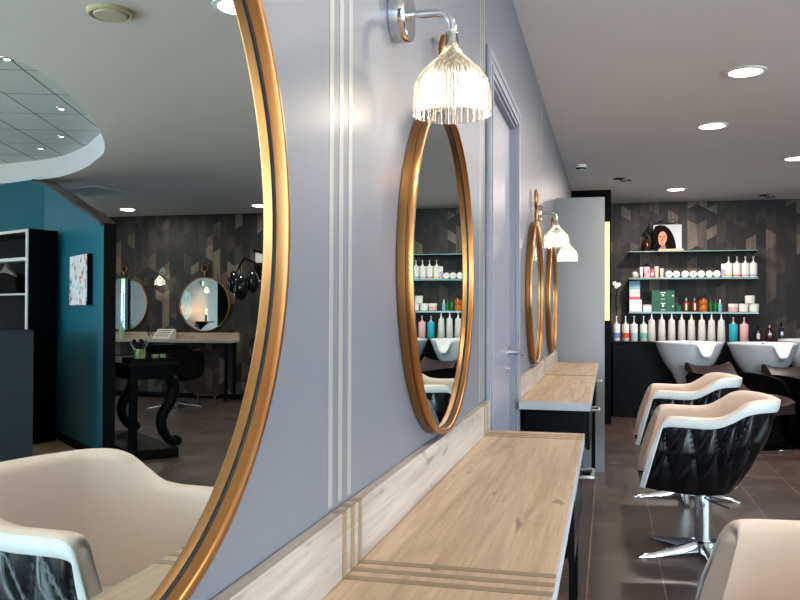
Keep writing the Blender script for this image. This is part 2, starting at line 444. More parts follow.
# painting on the teal wall
def art_mat():
    m = mat('abstract_paint', (220, 222, 226), .5); nt = m.node_tree; bs = nt.nodes['Principled BSDF']
    tc = nt.nodes.new('ShaderNodeTexCoord'); n = nt.nodes.new('ShaderNodeTexNoise'); n.inputs['Scale'].default_value = 11; n.inputs['Detail'].default_value = 5
    mp = nt.nodes.new('ShaderNodeMapping'); mp.inputs['Scale'].default_value = (1.2, 1.2, .8)
    nt.links.new(tc.outputs['Object'], mp.inputs[0]); nt.links.new(mp.outputs[0], n.inputs['Vector'])
    r = nt.nodes.new('ShaderNodeValToRGB'); cr = r.color_ramp; cr.interpolation = 'CONSTANT'
    cr.elements[0].position = 0; cr.elements[0].color = rgb(40, 60, 80)
    cr.elements[1].position = .33; cr.elements[1].color = rgb(100, 170, 190)
    for p, c in ((.38, (215, 218, 224)), (.46, (236, 232, 226)), (.55, (222, 224, 230)), (.6, (208, 70, 62)), (.65, (228, 150, 140)), (.69, (232, 232, 232))):
        e = cr.elements.new(p); e.color = rgb(*c)
    nt.links.new(n.outputs['Fac'], r.inputs[0]); nt.links.new(r.outputs[0], bs.inputs['Base Color']); return m
t = thing('painting', 'abstract canvas of white with red and blue dabs hung on the teal wall', 'painting', (0, 0, 0))
b = B()
q = [onteal(.31, .008), onteal(.87, .008), onteal(.87, .048), onteal(.31, .048)]
prism(b, [tuple(v) for v in q], 1.285, 1.72); obj('stretcher', b, M_blackmatt, t, smooth=False)
b = B(); q = [onteal(.311, .048), onteal(.869, .048), onteal(.869, .052), onteal(.311, .052)]
prism(b, [tuple(v) for v in q], 1.286, 1.719); obj('canvas', b, art_mat(), t, smooth=False)

# ------------------------------------------------------------------ round mirrors
def make_mirror():
    t = thing('round_mirror', 'x', 'mirror')
    R90 = Matrix.Rotation(PI/2, 4, 'Y')
    b = B(); r = .3853
    pr = [(r-.013, .001), (r-.001, .001), (r, .003), (r, .018), (r-.003, .0195), (r-.003, .0215), (r, .023), (r, .032), (r-.0025, .0342), (r-.008, .0345), (r-.011, .033), (r-.013, .030)]
    lathe(b, pr, 128, R90, closed=True); obj('frame', b, M_gold, t, angle=50)
    b = B(); lathe(b, [(r-.0155, .0181), (r-.0132, .0181), (r-.0132, .0207), (r-.0155, .0191)], 128, R90, closed=True); obj('gap_shade', b, M_gapshade, t)  # black ring standing in for the shaded gap around the glass
    b = B(); lathe(b, [(0, .004), (r-.0132, .004), (r-.0132, .0180), (0, .0180)], 128, R90); obj('mirror_glass', b, M_mirror, t, angle=20)
    b = B(); rr = .042; zc = .508
    # flat ring hanger
    lathe(b, [(rr+.0075+.0075*math.cos(q*PI/4), .023+.0075*math.sin(q*PI/4)) for q in range(8)], 40, Matrix.Translation((0, 0, zc)) @ R90, closed=True)
    obj('hanger_ring', b, M_gold, t, angle=50)
    b = B(); lathe(b, [(.001, .386), (.013, .386), (.014, .392), (.010, .396), (.009, .404), (.013, .414), (.0135, .432), (.009, .444), (.006, .457), (.001, .4575)], 20, Matrix.Translation((.0235, 0, 0)))
    obj('hanger_collar', b, M_gold, t)
    return t
mir = make_mirror(); mir.location = (.0005, .555, 1.3464)
mir['label'] = 'large gold-framed round mirror nearest the viewer, cropped at the left, reflecting the room'
mir['group'] = 'round gold mirrors along the grey wall'
dup(mir, (.0005, 1.968, 1.3464), 0, 'gold-framed round mirror behind the nearest glowing wall lamp, above the near wooden counter')
dup(mir, (.0005, 4.593, 1.3464), 0, 'gold-framed round mirror just past the door, above the near half of the far counter')
dup(mir, (.0005, 5.964, 1.3464), 0, 'gold-framed round mirror beside the grey panel, farthest along the grey wall')
dup(mir, (5.154, YB-.005, 1.325), -PI/2, 'round gold mirror with an orange candle glow in it on the wallpapered wall', group='round gold mirrors on the wallpapered wall')
dup(mir, (6.43, YB-.005, 1.325), -PI/2, 'round gold mirror on the wallpapered wall partly hidden by the teal partition', group='round gold mirrors on the wallpapered wall')

# ------------------------------------------------------------------ wall lamps
def make_lamp():
    t = thing('wall_lamp', 'x', 'wall lamp')
    R90 = Matrix.Rotation(PI/2, 4, 'Y')
    b = B(); lathe(b, [(0, .001), (.050, .001), (.0505, .003), (.0505, .030), (.049, .033), (0, .033)], 48, R90); pl = obj('wall_plate', b, M_chrome, t, angle=40)
    for a in (1.2, 4.3):
        b = B(); lathe(b, [(0, .033), (.004, .033), (.004, .0345), (0, .0355)], 10, Matrix.Translation((0, .038*math.sin(a), .038*math.cos(a))) @ R90)
        obj('screw', b, M_chrome, pl)
    b = B(); pts = [(.033, 0, .0), (.06, 0, .0)]+[(.087+.028*math.sin(a), 0, -.028+.028*math.cos(a)) for a in [i*PI/2/8 for i in range(9)]]+[(.115, 0, -.038)]
    tube(b, pts, .0078, 14); obj('arm', b, M_chrome, t)
    b = B(); lathe(b, [(0, -.036), (.0088, -.036), (.0092, -.040), (.0085, -.046), (.007, -.048), (.007, -.072), (0, -.072)], 20, Matrix.Translation((.115, 0, 0))); obj('socket', b, M_plastgrey, t)
    # ribbed clear shade
    out = [(.0115, -.040), (.0125, -.058), (.0155, -.072), (.025, -.087), (.040, -.101), (.055, -.116), (.066, -.134), (.0705, -.154), (.0715, -.175), (.0715, -.198)]
    out = spline(out, 30)
    def rib(a, z):
        s = max(0., min(1., (-.055-z)/.05)); return .0030*s*math.cos(a*34)
    b = B(); inn = [(r-.0028, z) for r, z in reversed(out)]
    lathe(b, out+inn, 240, Matrix.Translation((.115, 0, 0)), rib=rib, closed=True); obj('shade', b, M_shade, t, angle=60)
    b = B(); lathe(b, [(0, -.0725), (.010, -.073), (.012, -.087), (.020, -.105), (.0235, -.121), (.020, -.137), (.010, -.146), (0, -.148)], 20, Matrix.Translation((.115, 0, 0))); obj('bulb', b, M_bulb, t)
    L = bpy.data.lights.new('bulb_light', 'POINT'); L.energy = 1.3; L.color = (1, .87, .70); L.shadow_soft_size = .026
    o = bpy.data.objects.new('bulb_light', L); C.objects.link(o); o.parent = t; o.location = (.115, 0, -.172)
    return t
lamp = make_lamp(); lamp.location = (0, 1.558, 1.8175)
lamp['label'] = 'lit chrome wall lamp with clear ribbed bell shade, nearest the viewer at the top'
lamp['group'] = 'ribbed wall lamps'
dup(lamp, (0, 4.85, 1.807), 0, 'lit ribbed wall lamp in front of the third mirror, nearer of the two far ones')
dup(lamp, (0, 6.2, 1.807), 0, 'lit ribbed wall lamp beside the grey panel, farther of the two far ones')
dup(lamp, (5.80, YB-.004, 1.79), -PI/2, 'lit wall lamp between the two round mirrors on the dark wallpaper')
dup(lamp, (XR, 5.37, 1.80), PI, 'lit wall lamp on the far right wall, seen only inside the candle-lit round mirror')

# ------------------------------------------------------------------ wall counters
CT = .853
def drawer(t, y0, y1, tag=None):
    b = B(); box(b, .03, .305, y0, y1, CT-.215, CT-.036, .002); dr = obj('drawer', b, M_black, t, smooth=False)
    b = B(); box(b, .306, .322, y0-.002, y1+.002, CT-.225, CT-.038, .002); fr = obj('drawer_front', b, M_black, dr, smooth=False)
    yc = y1-.20; b = B()
    tube(b, [(.322, yc-.065, CT-.082), (.352, yc-.065, CT-.082), (.358, yc-.059, CT-.082), (.358, yc+.059, CT-.082), (.352, yc+.065, CT-.082), (.322, yc+.065, CT-.082)], .0065, 10)
    obj('handle', b, M_steel, dr)
def make_counter(name, label, y0, y1, stripes, drawers, legs, loc=(0, 0, 0), rz=0, group=None, sp=1, ys=-9):
    t = thing(name, label, 'counter', loc, rz, group)
    b = B(); box(b, .0205, .3262, y0, y1, CT-.035, CT, .0015); obj('worktop', b, M_wood, t, smooth=False)
    b = B(); box(b, .3263, .3277, y0, y1, CT-.0345, CT-.0003); box(b, .0205, .3262, y0-.0014, y0-.0002, CT-.0345, CT-.0003); obj('edge_band', b, M_edge, t, smooth=False)
    b = B(); box(b, .001, .020, max(y0, ys), y1, CT-.035, .950, .001); obj('backsplash', b, M_woodp, t, smooth=False)
    for yc in stripes:
        for d in (-.041, 0, .041):
            b = B(); w = .009*sp
            y = yc+d*sp
            box(b, .0201, .3270, y-w, y+w, CT+.0001, CT+.0009)
            box(b, .0201, .0210, y-w, y+w, CT+.0009, .9508)
            box(b, .001, .0210, y-w, y+w, .9501, .9509)
            obj('inlay_strip', b, M_inlay, t, smooth=False)
    for a0, a1 in drawers: drawer(t, a0, a1)
    for yl in legs:
        b = B(); box(b, .280, .308, yl-.02, yl+.02, .001, CT-.036, .002); box(b, .022, .05, yl-.02, yl+.02, .001, CT-.036, .002)
        box(b, .05, .280, yl-.02, yl+.02, .001, .03, .002)
        obj('leg_frame', b, M_blackmatt, t, smooth=False)
    return t
make_counter('wall_counter', 'near oak shelf counter with bronze inlay stripes under the first two mirrors', -.6, 2.793, (1.24, ), ((2.12, 2.74), (.75, 1.2)), (2.765, -.4), group='oak counters along the grey wall')
t = [o for o in C.objects if o.name == 'wall_counter'][0]
for y in (2.66, 2.695, 2.73):
    b = B(); w = .005
    box(b, .0201, .3270, y-w, y+w, CT+.0001, CT+.0009); box(b, .0201, .0210, y-w, y+w, CT+.0009, .9508); box(b, .001, .0210, y-w, y+w, .9501, .9509)
    obj('inlay_strip', b, M_inlay, t, smooth=False)
make_counter('wall_counter', 'far oak shelf counter beyond the door, ending at the grey panel', 3.71, 6.655, (), ((3.86, 4.42), (5.55, 6.1)), (6.5, ), group='oak counters along the grey wall', ys=3.83)
t = [o for o in C.objects if o.name == 'wall_counter.001'][0]
for y in (5.25, 5.285, 5.32):
    b = B(); w = .005
    box(b, .0201, .3270, y-w, y+w, CT+.0001, CT+.0009); box(b, .0201, .0210, y-w, y+w, CT+.0009, .9508); box(b, .001, .0210, y-w, y+w, .9501, .9509)
    obj('inlay_strip', b, M_inlay, t, smooth=False)
make_counter('wall_counter', 'oak shelf counter on the dark wallpapered wall under its two round mirrors', 0, 2.9, (), (), (.06, 2.6), loc=(4.625, YB-.004, -.024), rz=-PI/2)

# bag with leaf print under the near counter
t = thing('storage_basket', 'olive basket with black leaf print standing below the near counter', 'basket', (.17, 2.45, 0))
b = B(); lathe(b, [(0, .002), (.11, .002), (.135, .20), (.14, .36), (.132, .36), (.125, .2), (.10, .015), (0, .015)], 32); obj('basket_body', b, M_rug, t)
for i in range(14):
    b = B(); a = i*2*PI/14+.1; z = .07+.06*(i % 4)
    r = .118+.024*(z/.36)
    lathe(b, [(0, 0), (.012, .015), (.018, .04), (.012, .07), (0, .095)], 4, Matrix.Translation((r*math.cos(a), r*math.sin(a), z)) @ Matrix.Rotation(a, 4, 'Z') @ Matrix.Rotation(.6*(-1)**i, 4, 'X') @ Matrix.Scale(.25, 4, (1, 0, 0)))
    obj('leaf_print', b, M_blackmatt, t)

# ------------------------------------------------------------------ salon chairs
def chair_shell_curves(n=72):
    top = [(-.222, .282, .692), (-.208, .287, .716), (-.175, .289, .728), (-.09, .293, .727), (-.01, .297, .725), (.06, .300, .735), (.12, .300, .766), (.175, .293, .800), (.235, .270, .815), (.30, .222, .815), (.335, .15, .812), (.350, .06, .812)]
    bot = [(-.318, .225, .375), (-.300, .227, .372), (-.265, .230, .366), (-.19, .232, .358), (-.10, .232, .350), (-.04, .228, .348), (.02, .22, .347), (.06, .203, .347), (.095, .175, .35), (.12, .135, .352), (.14, .085, .354), (.15, .03, .355)]
    T = top+[(x, -y, z) for x, y, z in reversed(top)]; Bt = bot+[(x, -y, z) for x, y, z in reversed(bot)]
    return spline(T, n), spline(Bt, n)
def make_chair(name, label, mats, loc, rz, star, group):
    cream, white, quilt = mats
    t = thing(name, label, 'chair', loc, rz, group)
    n = 180; T, Bo = chair_shell_curves(n)
    # plan normals of the rim
    N = []
    for i in range(n+1):
        a = T[max(i-1, 0)]; c = T[min(i+1, n)]
        d = Vector((c[0]-a[0], c[1]-a[1], 0)).normalized(); N.append(Vector((d.y, -d.x, 0))*1)
    if N[n//2].x < 0: N = [-v for v in N]
    def S(i, v, off=0.):
        p = Vector(T[i]).lerp(Vector(Bo[i]), v); return p+N[i]*(.030*math.sin(PI*min(v, 1))+off)
    # quilted black shell
    b = B(); rows = []; nv = 44
    for j in range(nv+1):
        v = .02+.98*j/nv
        row = []
        for i in range(n+1):
            u = i/n*15
            zz = max(0, min(1, (v-.04)/.9))
            amp = .036*math.sin(PI*zz)**.5*(1-.35*zz)*min(1, i/7, (n-i)/7)
            q1 = abs(math.sin(PI*(u+zz*1.1))); q2 = abs(math.sin(PI*(u-zz*1.1)))
            h = min(q1, q2)**.7
            row.append(b.verts.new(S(i, v, amp*(h-.75))))
        rows.append(row)
    for j in range(nv):
        for i in range(n): b.faces.new((rows[j][i], rows[j][i+1], rows[j+1][i+1], rows[j+1][i]))
    cv = Vector((-.06, 0, .325)); last = rows[-1]
    for s, dz in ((.8, -.012), (.45, -.022)):
        new = []
        for v in last if s == .8 else rows[-1]:
            pass
        base = rows[-1]
        new = [b.verts.new(Vector((cv.x+(w.co.x-cv.x)*s, w.co.y*s, w.co.z+dz))) for w in base]
        for i in range(n): b.faces.new((last[i], last[i+1], new[i+1], new[i]))
        b.faces.new((last[0], new[0], new[n], last[n]))
        last = new
    b.faces.new(last)
    obj('outer_shell', b, quilt, t, angle=80)
    # trim band: along rim and down both front edges
    b = B(); vb = .115; kf = 9
    vs = [0, .03, .06, .09, vb]+[vb+(1-vb)*k/12 for k in range(1, 13)]
    grid = {}
    def V(i, j, o):
        key = (i, j, o)
        if key not in grid:
            edge = (j == 0) or (vs[j] == vb and kf <= i <= n-kf) or (i == kf and vs[j] >= vb) or (i == n-kf and vs[j] >= vb)
            grid[key] = b.verts.new(S(i, vs[j], (.011 if not edge else .007) if o else -.004))
        return grid[key]
    cells = [(i, j) for i in range(n) for j in range(len(vs)-1) if vs[j+1] <= vb+1e-6 or i < kf or i >= n-kf]
    cs = set(cells)
    for i, j in cells:
        b.faces.new((V(i, j, 1), V(i+1, j, 1), V(i+1, j+1, 1), V(i, j+1, 1)))
        b.faces.new((V(i, j, 0), V(i, j+1, 0), V(i+1, j+1, 0), V(i+1, j, 0)))
        for (di, dj, p, q) in ((0, -1, (i, j), (i+1, j)), (0, 1, (i, j+1), (i+1, j+1)), (-1, 0, (i, j), (i, j+1)), (1, 0, (i+1, j), (i+1, j+1))):
            if (i+di, j+dj) not in cs: b.faces.new((V(*p, 1), V(*q, 1), V(*q, 0), V(*p, 0)))
    obj('trim_band', b, white, t, angle=50)
    # lining: rim top, inner wall and arm fronts
    def I(i, v, ins):
        p = Vector(T[i]).lerp(Vector(Bo[i]), v); return p-N[i]*ins
    b = B(); rows = []
    spec = [(0, -.009, 0), (0, .002, .006), (0, .022, .009), (0, .044, .004), (.05, .054, 0), (.2, .050, 0), (.4, .044, 0), (.6, .040, 0), (.8, .036, 0), (.99, .03, 0)]
    for v, ins, dz in spec:
        rows.append([b.verts.new(I(i, v, ins)+Vector((0, 0, dz))) for i in range(n+1)])
    for a, c in zip(rows, rows[1:]):
        for i in range(n): b.faces.new((a[i], a[i+1], c[i+1], c[i]))
    for i in (0, n):       # arm fronts
        inn = [r[i] for r in rows[1:]]
        outp = [rows[0][i]]+[b.verts.new(S(i, v, .009)) for v in (.05, .2, .4, 0.6, .8, .99)]
        # pad so that both chains have matching v
        iv = rows[4:]; ov = outp[1:]
        b.faces.new([rows[0][i], rows[1][i], rows[2][i], rows[3][i], rows[4][i], outp[1]])
        for k in range(len(ov)-1): b.faces.new((iv[k][i], iv[k+1][i], ov[k+1], ov[k]))
        bottom = b.verts.new(S(i, 1, .009)); bi = b.verts.new(I(i, 1, .03))
        b.faces.new((iv[-1][i], bi, bottom, ov[-1]))
    obj('inner_shell', b, cream, t, angle=60)
    # seat cushion
    b = B(); pl = []
    for i in range(0, n+1, 6):
        p = I(i, .72, .047); pl.append((p.x, p.y))
    prism(b, pl, .365, .455)
    es = [e for e in b.edges if abs(e.verts[0].co.z-e.verts[1].co.z) < 1e-4]
    bmesh.ops.bevel(b, geom=es, offset=.02, segments=4, affect='EDGES')
    obj('seat_cushion', b, cream, t, angle=60)
    # gas column, mechanism and five star foot
    b = B(); lathe(b, [(0, .055), (.041, .055), (.041, .30), (.038, .302), (.026, .304), (.026, .335), (0, .335)], 32); col = obj('column', b, M_chrome, t)
    b = B(); box(b, -.10, .09, -.06, .06, .318, .334, .004); obj('seat_plate', b, M_chrome, t)
    b = B(); tube(b, [(.0, -.03, .308), (.0, -.075, .306), (.02, -.13, .30), (.10, -.20, .285)], .005, 8); box(b, -.022, .004, -.066, -.04, .255, .315, .004)
    obj('lever', b, M_chrome, t)
    foot = obj('foot_hub', lathe(B(), [(0, .014), (.045, .014), (.05, .03), (.05, .062), (.042, .072), (.0, .074)], 32), M_chrome, t)
    for k in range(5):
        a = math.radians(star+72*k)-rz; b = B()
        secs = [(.030, .026, .020, .070), (.08, .028, .020, .062), (.18, .024, .010, .042), (.29, .018, .004, .026), (.345, .010, .002, .014), (.36, .004, .003, .008)]
        rr_ = []
        for (x, w, z0, z1) in secs:
            ring_ = [(x, -w, z0), (x, -w*.9, z0+(z1-z0)*.55), (x, -w*.35, z1), (x, w*.35, z1), (x, w*.9, z0+(z1-z0)*.55), (x, w, z0)]
            rr_.append([b.verts.new(Matrix.Rotation(a, 4, 'Z') @ Vector(p)) for p in ring_])
        for p, q in zip(rr_, rr_[1:]):
            for i in range(6): b.faces.new((p[i], p[(i+1) % 6], q[(i+1) % 6], q[i]))
        b.faces.new(rr_[0]); b.faces.new(rr_[-1])
        obj('foot_arm', b, M_chrome, foot, angle=40)
    return t
G = 'cream and black tub chairs facing the grey wall'
mats = (M_cream, M_white, M_quilt)
make_chair('salon_chair', 'cream tub chair nearest the viewer, cropped at the bottom right corner', mats, (.955, 1.995, 0), math.radians(12), 190, G)
make_chair('salon_chair', 'cream tub chair with fully visible black quilted shell and chrome star foot', mats, (.877, 4.59, 0), 0, 206, G)
make_chair('salon_chair', 'cream tub chair farthest away, half hidden behind the quilted one', mats, (.90, 5.97, 0), 0, 197, G)
make_chair('salon_chair', 'all-black salon chair on chrome star foot below the counter of the wallpapered wall', (M_quilt, M_blackmatt, M_quilt), (5.06, 9.78, 0), -PI/2, 20, None)
t = thing('footrest', 'low chrome footrest on the floor beside the all-black chair', 'footrest', (4.76, 10.1, 0))
b = B(); tube(b, [(-.17, 0, .13), (.17, 0, .13)], .011, 10); obj('rail', b, M_chrome, t)
for s in (-1, 1):
    b = B(); tube(b, [(s*.12, 0, .12), (s*.12, 0, .012)], .008, 8); box(b, s*.12-.02, s*.12+.02, -.06, .06, .001, .012, .003); obj('leg', b, M_chrome, t)

# ------------------------------------------------------------------ wash stations
def make_wash(loc, rz, label):
    t = thing('wash_station', label, 'hair wash station', loc, rz, 'hair wash stations')
    seg = 96
    def rim(a):   # height of the rim: a notch towards +x
        a = (a+PI) % (2*PI)-PI
        return .925-.125*math.exp(-(a/.25)**4)+.0*math.cos(a)
    b = B()
    fr = [(1.0, 0, .0), (.975, 0, .012), (.94, 0, .0)]
    rows = []
    prof_ = [(0.28, .47), (.36, .50), (.46, .57), (.53, .62), (.62, .66), (.76, .73), (.87, .81), (.95, .88)]
    def ell(a, s, z, sh=0): return Vector((sh+.31*s*math.cos(a), .35*s*math.sin(a), z))
    for s, z in prof_:
        rows.append([b.verts.new(ell(2*PI*i/seg, s, min(z, rim(2*PI*i/seg)-.012*(1-(z-.6)/.33)-.012))) for i in range(seg)])
    for s, dz in ((.99, -.012), (1.0, 0), (.985, .010), (.955, .010), (.935, -.004)):
        rows.append([b.verts.new(ell(2*PI*i/seg, s, rim(2*PI*i/seg)+dz)) for i in range(seg)])
    for s, z in ((.88, .86), (.78, .79), (.6, .73), (.35, .70), (.1, .695)):
        rows.append([b.verts.new(ell(2*PI*i/seg, s, min(z, rim(2*PI*i/seg)-.02))) for i in range(seg)])
    for a_, c_ in zip(rows, rows[1:]):
        for i in range(seg): b.faces.new((a_[i], a_[(i+1) % seg], c_[(i+1) % seg], c_[i]))
    b.faces.new(rows[0]); b.faces.new(rows[-1])
    bw = obj('basin', b, M_ceramic, t, angle=60)
    b = B(); lathe(b, [(0, .6955), (.02, .6955), (.02, .699), (0, .700)], 16); obj('drain', b, M_chrome, bw)
    b = B(); tube(b, [(-.17, .12, .75), (-.19, .13, .84), (-.17, .12, .90), (-.12, .09, .92), (-.08, .06, .90)], .012, 10); obj('tap', b, M_chrome, t)
    b = B(); prism(b, [(-.12, .465), (.08, .465), (.05, .30), (.03, .03), (-.18, .03), (-.16, .30)], -.13, .13, axis='y', bev=.01); obj('pedestal', b, M_black, t, smooth=False)
    b = B(); box(b, -.24, 1.30, -.20, .20, .002, .03, .006); obj('base_plate', b, M_blackmatt, t)
    # shaped seat: backrest curling up to the basin, cushion, arms
    b = B(); sec = spline([(.285, .70), (.33, .715), (.40, .66), (.52, .53), (.66, .455), (.80, .44), (1.0, .455), (1.2, .44), (1.27, .41)], 30)
    low = [(x, z-.075 if i > 3 else z-.04) for i, (x, z) in enumerate(sec)]
    w = .238; L_ = []
    for (x, z), (x2, z2) in zip(sec, low):
        L_.append([b.verts.new((x, -w, z+.03)), b.verts.new((x, -w*.6, z)), b.verts.new((x, 0, z-.012)), b.verts.new((x, w*.6, z)), b.verts.new((x, w, z+.03)), b.verts.new((x2, w, z2)), b.verts.new((x2, 0, z2-.01)), b.verts.new((x2, -w, z2))])
    for p, q in zip(L_, L_[1:]):
        for i in range(8): b.faces.new((p[i], p[(i+1) % 8], q[(i+1) % 8], q[i]))
    b.faces.new(L_[0]); b.faces.new(L_[-1]); obj('seat', b, M_brown, t, angle=50)
    for s in (-1, 1):
        b = B(); pa = spline([(.36, .62), (.50, .655), (.80, .65), (1.02, .63), (1.14, .56), (1.19, .42), (1.21, .25), (1.17, .13), (1.0, .11), (.7, .13), (.52, .25), (.42, .42)], 44)
        prism(b, pa, s*.285-.045 if s > 0 else -.285, .285 if s > 0 else -.240, axis='y', bev=.010)
        obj('armrest', b, M_black, t, angle=50)
    b = B(); box(b, .55, 1.15, -.20, .20, .035, .36, .03); obj('seat_base', b, M_blackmatt, t)
    b = B(); box(b, 1.06, 1.302, -.205, .205, .001, .034, .004); obj('foot_cap', b, M_chrome, t)
    return t
RZ = -math.radians(62)
make_wash((1.215, 9.13, 0), RZ, 'white basin wash station on the left, below the row of tall white bottles')
make_wash((1.915, 9.08, 0), RZ, 'white basin wash station below the cyan and pink bottles')
make_wash((2.52, 9.78, .018), RZ, 'white basin wash station farthest right, only its rim showing at the edge')

# ------------------------------------------------------------------ back cabinet and shelves
t = thing('base_cabinet', 'long black base cabinet along the wallpapered wall carrying a row of bottles', 'cabinet', (0, 0, 0))
b = B(); box(b, .45, 3.2, 10.25, YB-.005, .001, .865, .003); obj('body', b, M_black, t, smooth=False)
b = B(); box(b, .44, 3.21, 10.225, YB-.005, .866, .889, .003); obj('cabinet_top', b, M_black, t, smooth=False)
for i in range(4):
    b = B(); box(b, .453+i*.69, .453+i*.69+.684, 10.232, 10.249, .08, .86, .002); obj('door', b, M_black, t, smooth=False)

def make_shelf(z, dark, label):
    t = thing('wall_shelf', label, 'shelf', (0, 0, 0), 0, 'glass wall shelves')
    b = B(); box(b, .645, 2.115, 10.56, YB-.005, z-.012, z, .001); obj('glass_board', b, M_blackmatt if dark else M_glassedge, t, smooth=False)
    b = B(); box(b, .645, 2.115, 10.553, 10.5595, z-(.012 if dark else .022), z+.001, .001); obj('front_edge', b, M_glassedge, t, smooth=False, label='pale green glass front edge')
    for x in (.66, 2.07):
        b = B(); box(b, x, x+.03, 10.60, YB-.005, z-.028, z-.0125, .002); obj('bracket', b, M_blackmatt, t, smooth=False)
    return t
S1, S2, S3 = 1.975, 1.655, 1.243
make_shelf(S1, True, 'highest glass shelf, holding the portrait picture')
make_shelf(S2, False, 'middle glass shelf with round tubs and white pump bottles')
make_shelf(S3, False, 'lowest glass shelf with green boxes and amber bottles')

YS = 10.68
def pump_bottle(name, r, hb, ht, body, band, label, loc, group, z0=.12, z1=.42, dark=None):
    t = thing(name, label, 'bottle', loc, random.uniform(-.3, .3), group)
    b = B(); lathe(b, [(0, .001), (r*.94, .001), (r, .006), (r, hb*.965), (r*.96, hb*.99), (r*.35, hb), (0, hb)], 24); bd = obj('bottle_body', b, body, t)
    if band:
        b = B(); lathe(b, [(r+.0002, hb*z0), (r+.001, hb*z0), (r+.001, hb*z1), (r+.0002, hb*z1)], 24, closed=True); obj('label_band', b, band, bd)
    b = B(); lathe(b, [(0, hb), (r*.40, hb), (r*.40, hb+.016), (r*.16, hb+.018), (r*.14, ht-.014), (r*.22, ht-.012), (r*.22, ht), (0, ht)], 16)
    tube(b, [(0, 0, ht-.006), (0, -r*.95, ht-.009)], .0045, 8); obj('pump', b, body if dark is None else dark, t)
    return t
# white pump bottles on the middle shelf
bands = [(M_bandlime, 'lime'), (M_bandred, 'pink-red'), (M_bandlilac, 'lilac'), (M_bandblue, 'blue')]
for x, (m, cname), pos in zip((1.80, 1.893, 1.986, 2.075), bands, ('beside the slim tube', 'second from the slim tube', 'third from the slim tube', 'at the shelf end')):
    pump_bottle('pump_bottle', .043, .172, .250, M_plastic, m, 'white square-shouldered pump bottle with %s line on the middle shelf, %s' % (cname, pos), (x, YS, S2), 'white pump bottles on the middle shelf', .10, .18)
b = B(); box(b, -.019, .019, -.019, .019, .001, .165, .004); t = obj('slim_carton', b, M_plastic, loc=(1.736, YS, S2)); prop(t, 'slim white carton between the round tubs and the pump bottles', 'carton')
b = B(); box(b, -.018, .018, -.0196, -.0192, .01, .10); o = obj('label_band', b, M_bandlilac, t)
# round tubs
order = ('first', 'second', 'third', 'fourth', 'fifth', 'sixth', 'last')
for x, w in zip((1.117, 1.203, 1.304, 1.396, 1.487, 1.578, 1.665), order):
    t = thing('round_tub', 'white tub lying on its side, %s from left of seven on the middle shelf' % w, 'tub', (x, YS, S2), 0, 'round tubs on the middle shelf')
    R = Matrix.Translation((0, 0, .0425)) @ Matrix.Rotation(PI/2, 4, 'X')
    b = B(); lathe(b, [(0, -.03), (.038, -.03), (.041, -.026), (.041, .02), (0, .02)], 28, R); obj('tub_body', b, M_pink, t)
    b = B(); lathe(b, [(0, .0205), (.0415, .0205), (.0415, .036), (.036, .040), (0, .041)], 28, R); obj('lid', b, M_plastic, t)
    b = B(); lathe(b, [(0, .0412), (.010, .0412), (.010, .0416), (0, .0417)], 20, R); obj('sticker', b, M_rose if w in ('first', 'second', 'fourth') else M_pink, t)
t = thing('round_tub', 'pink ball-shaped tub alone at the left end of the middle shelf', 'tub', (.721, YS, S2), 0)
b = B(); lathe(b, [(0, .001), (.022, .002), (.036, .012), (.041, .034), (.038, .05), (0, .05)], 24); obj('tub_body', b, M_pink, t)
b = B(); lathe(b, [(0, .0505), (.036, .051), (.030, .066), (.016, .075), (0, .077)], 24); obj('lid', b, M_plastic, t)
def carton(name, label, x, y, z, w, d, h, m, cat='box', group=None, extra=None):
    t = thing(name, label, cat, (x, y, z), 0, group)
    b = B(); box(b, -w/2, w/2, -d/2, d/2, .0005, h, .002); obj('carton_body', b, m, t, smooth=False)
    for (nm, x0, x1, z0, z1, mm) in (extra or []):
        b = B(); box(b, x0, x1, -d/2-.0012, -d/2-.0002, z0, z1); obj(nm, b, mm, t, smooth=False)
    return t
def tube_pack(label, x, z, w, h, m, mc, group=None, y=YS):
    t = thing('squeeze_tube', label, 'tube', (x, y, z), 0, group)
    b = B(); rws = []
    for k in range(7):
        f = k/6; hw = w/2*(.8+.2*f); hd = w/2*(.75*(1-f)+.05)
        rws.append([b.verts.new((hw*math.cos(a), hd*math.sin(a), .03+(h-.03)*f)) for a in [2*PI*i/16 for i in range(16)]])
    for p, q in zip(rws, rws[1:]):
        for i in range(16): b.faces.new((p[i], p[(i+1) % 16], q[(i+1) % 16], q[i]))
    b.faces.new(rws[0]); b.faces.new(rws[-1]); obj('tube_body', b, m, t)
    b = B(); lathe(b, [(0, .001), (w*.36, .001), (w*.38, .03), (0, .03)], 16); obj('cap', b, mc, t)
tube_pack('white squeeze tube with pink print beside the ball-shaped tub', .797, S2, .042, .135, M_plastic, M_pink)
carton('carton', 'tall pink and white checked carton on the middle shelf', .862, YS, S2, .06, .06, .135, M_pink, extra=[('print_patch', -.025, -.005, .02, .05, M_rose), ('print_patch', .005, .025, .06, .09, M_rose), ('print_patch', -.025, 0, .09, .12, M_plastic)])
carton('carton', 'short rose-red carton next to the pink checked one', .922, YS-.02, S2, .045, .05, .10, M_rose, extra=[('print_patch', -.015, .015, .03, .06, M_plastic)])
tube_pack('taller cream squeeze tube right of the rose carton', .975, S2, .05, .14, M_cream, M_cream)
tube_pack('shorter cream squeeze tube just left of the round tubs', 1.035, S2, .045, .115, M_cream, M_cream)

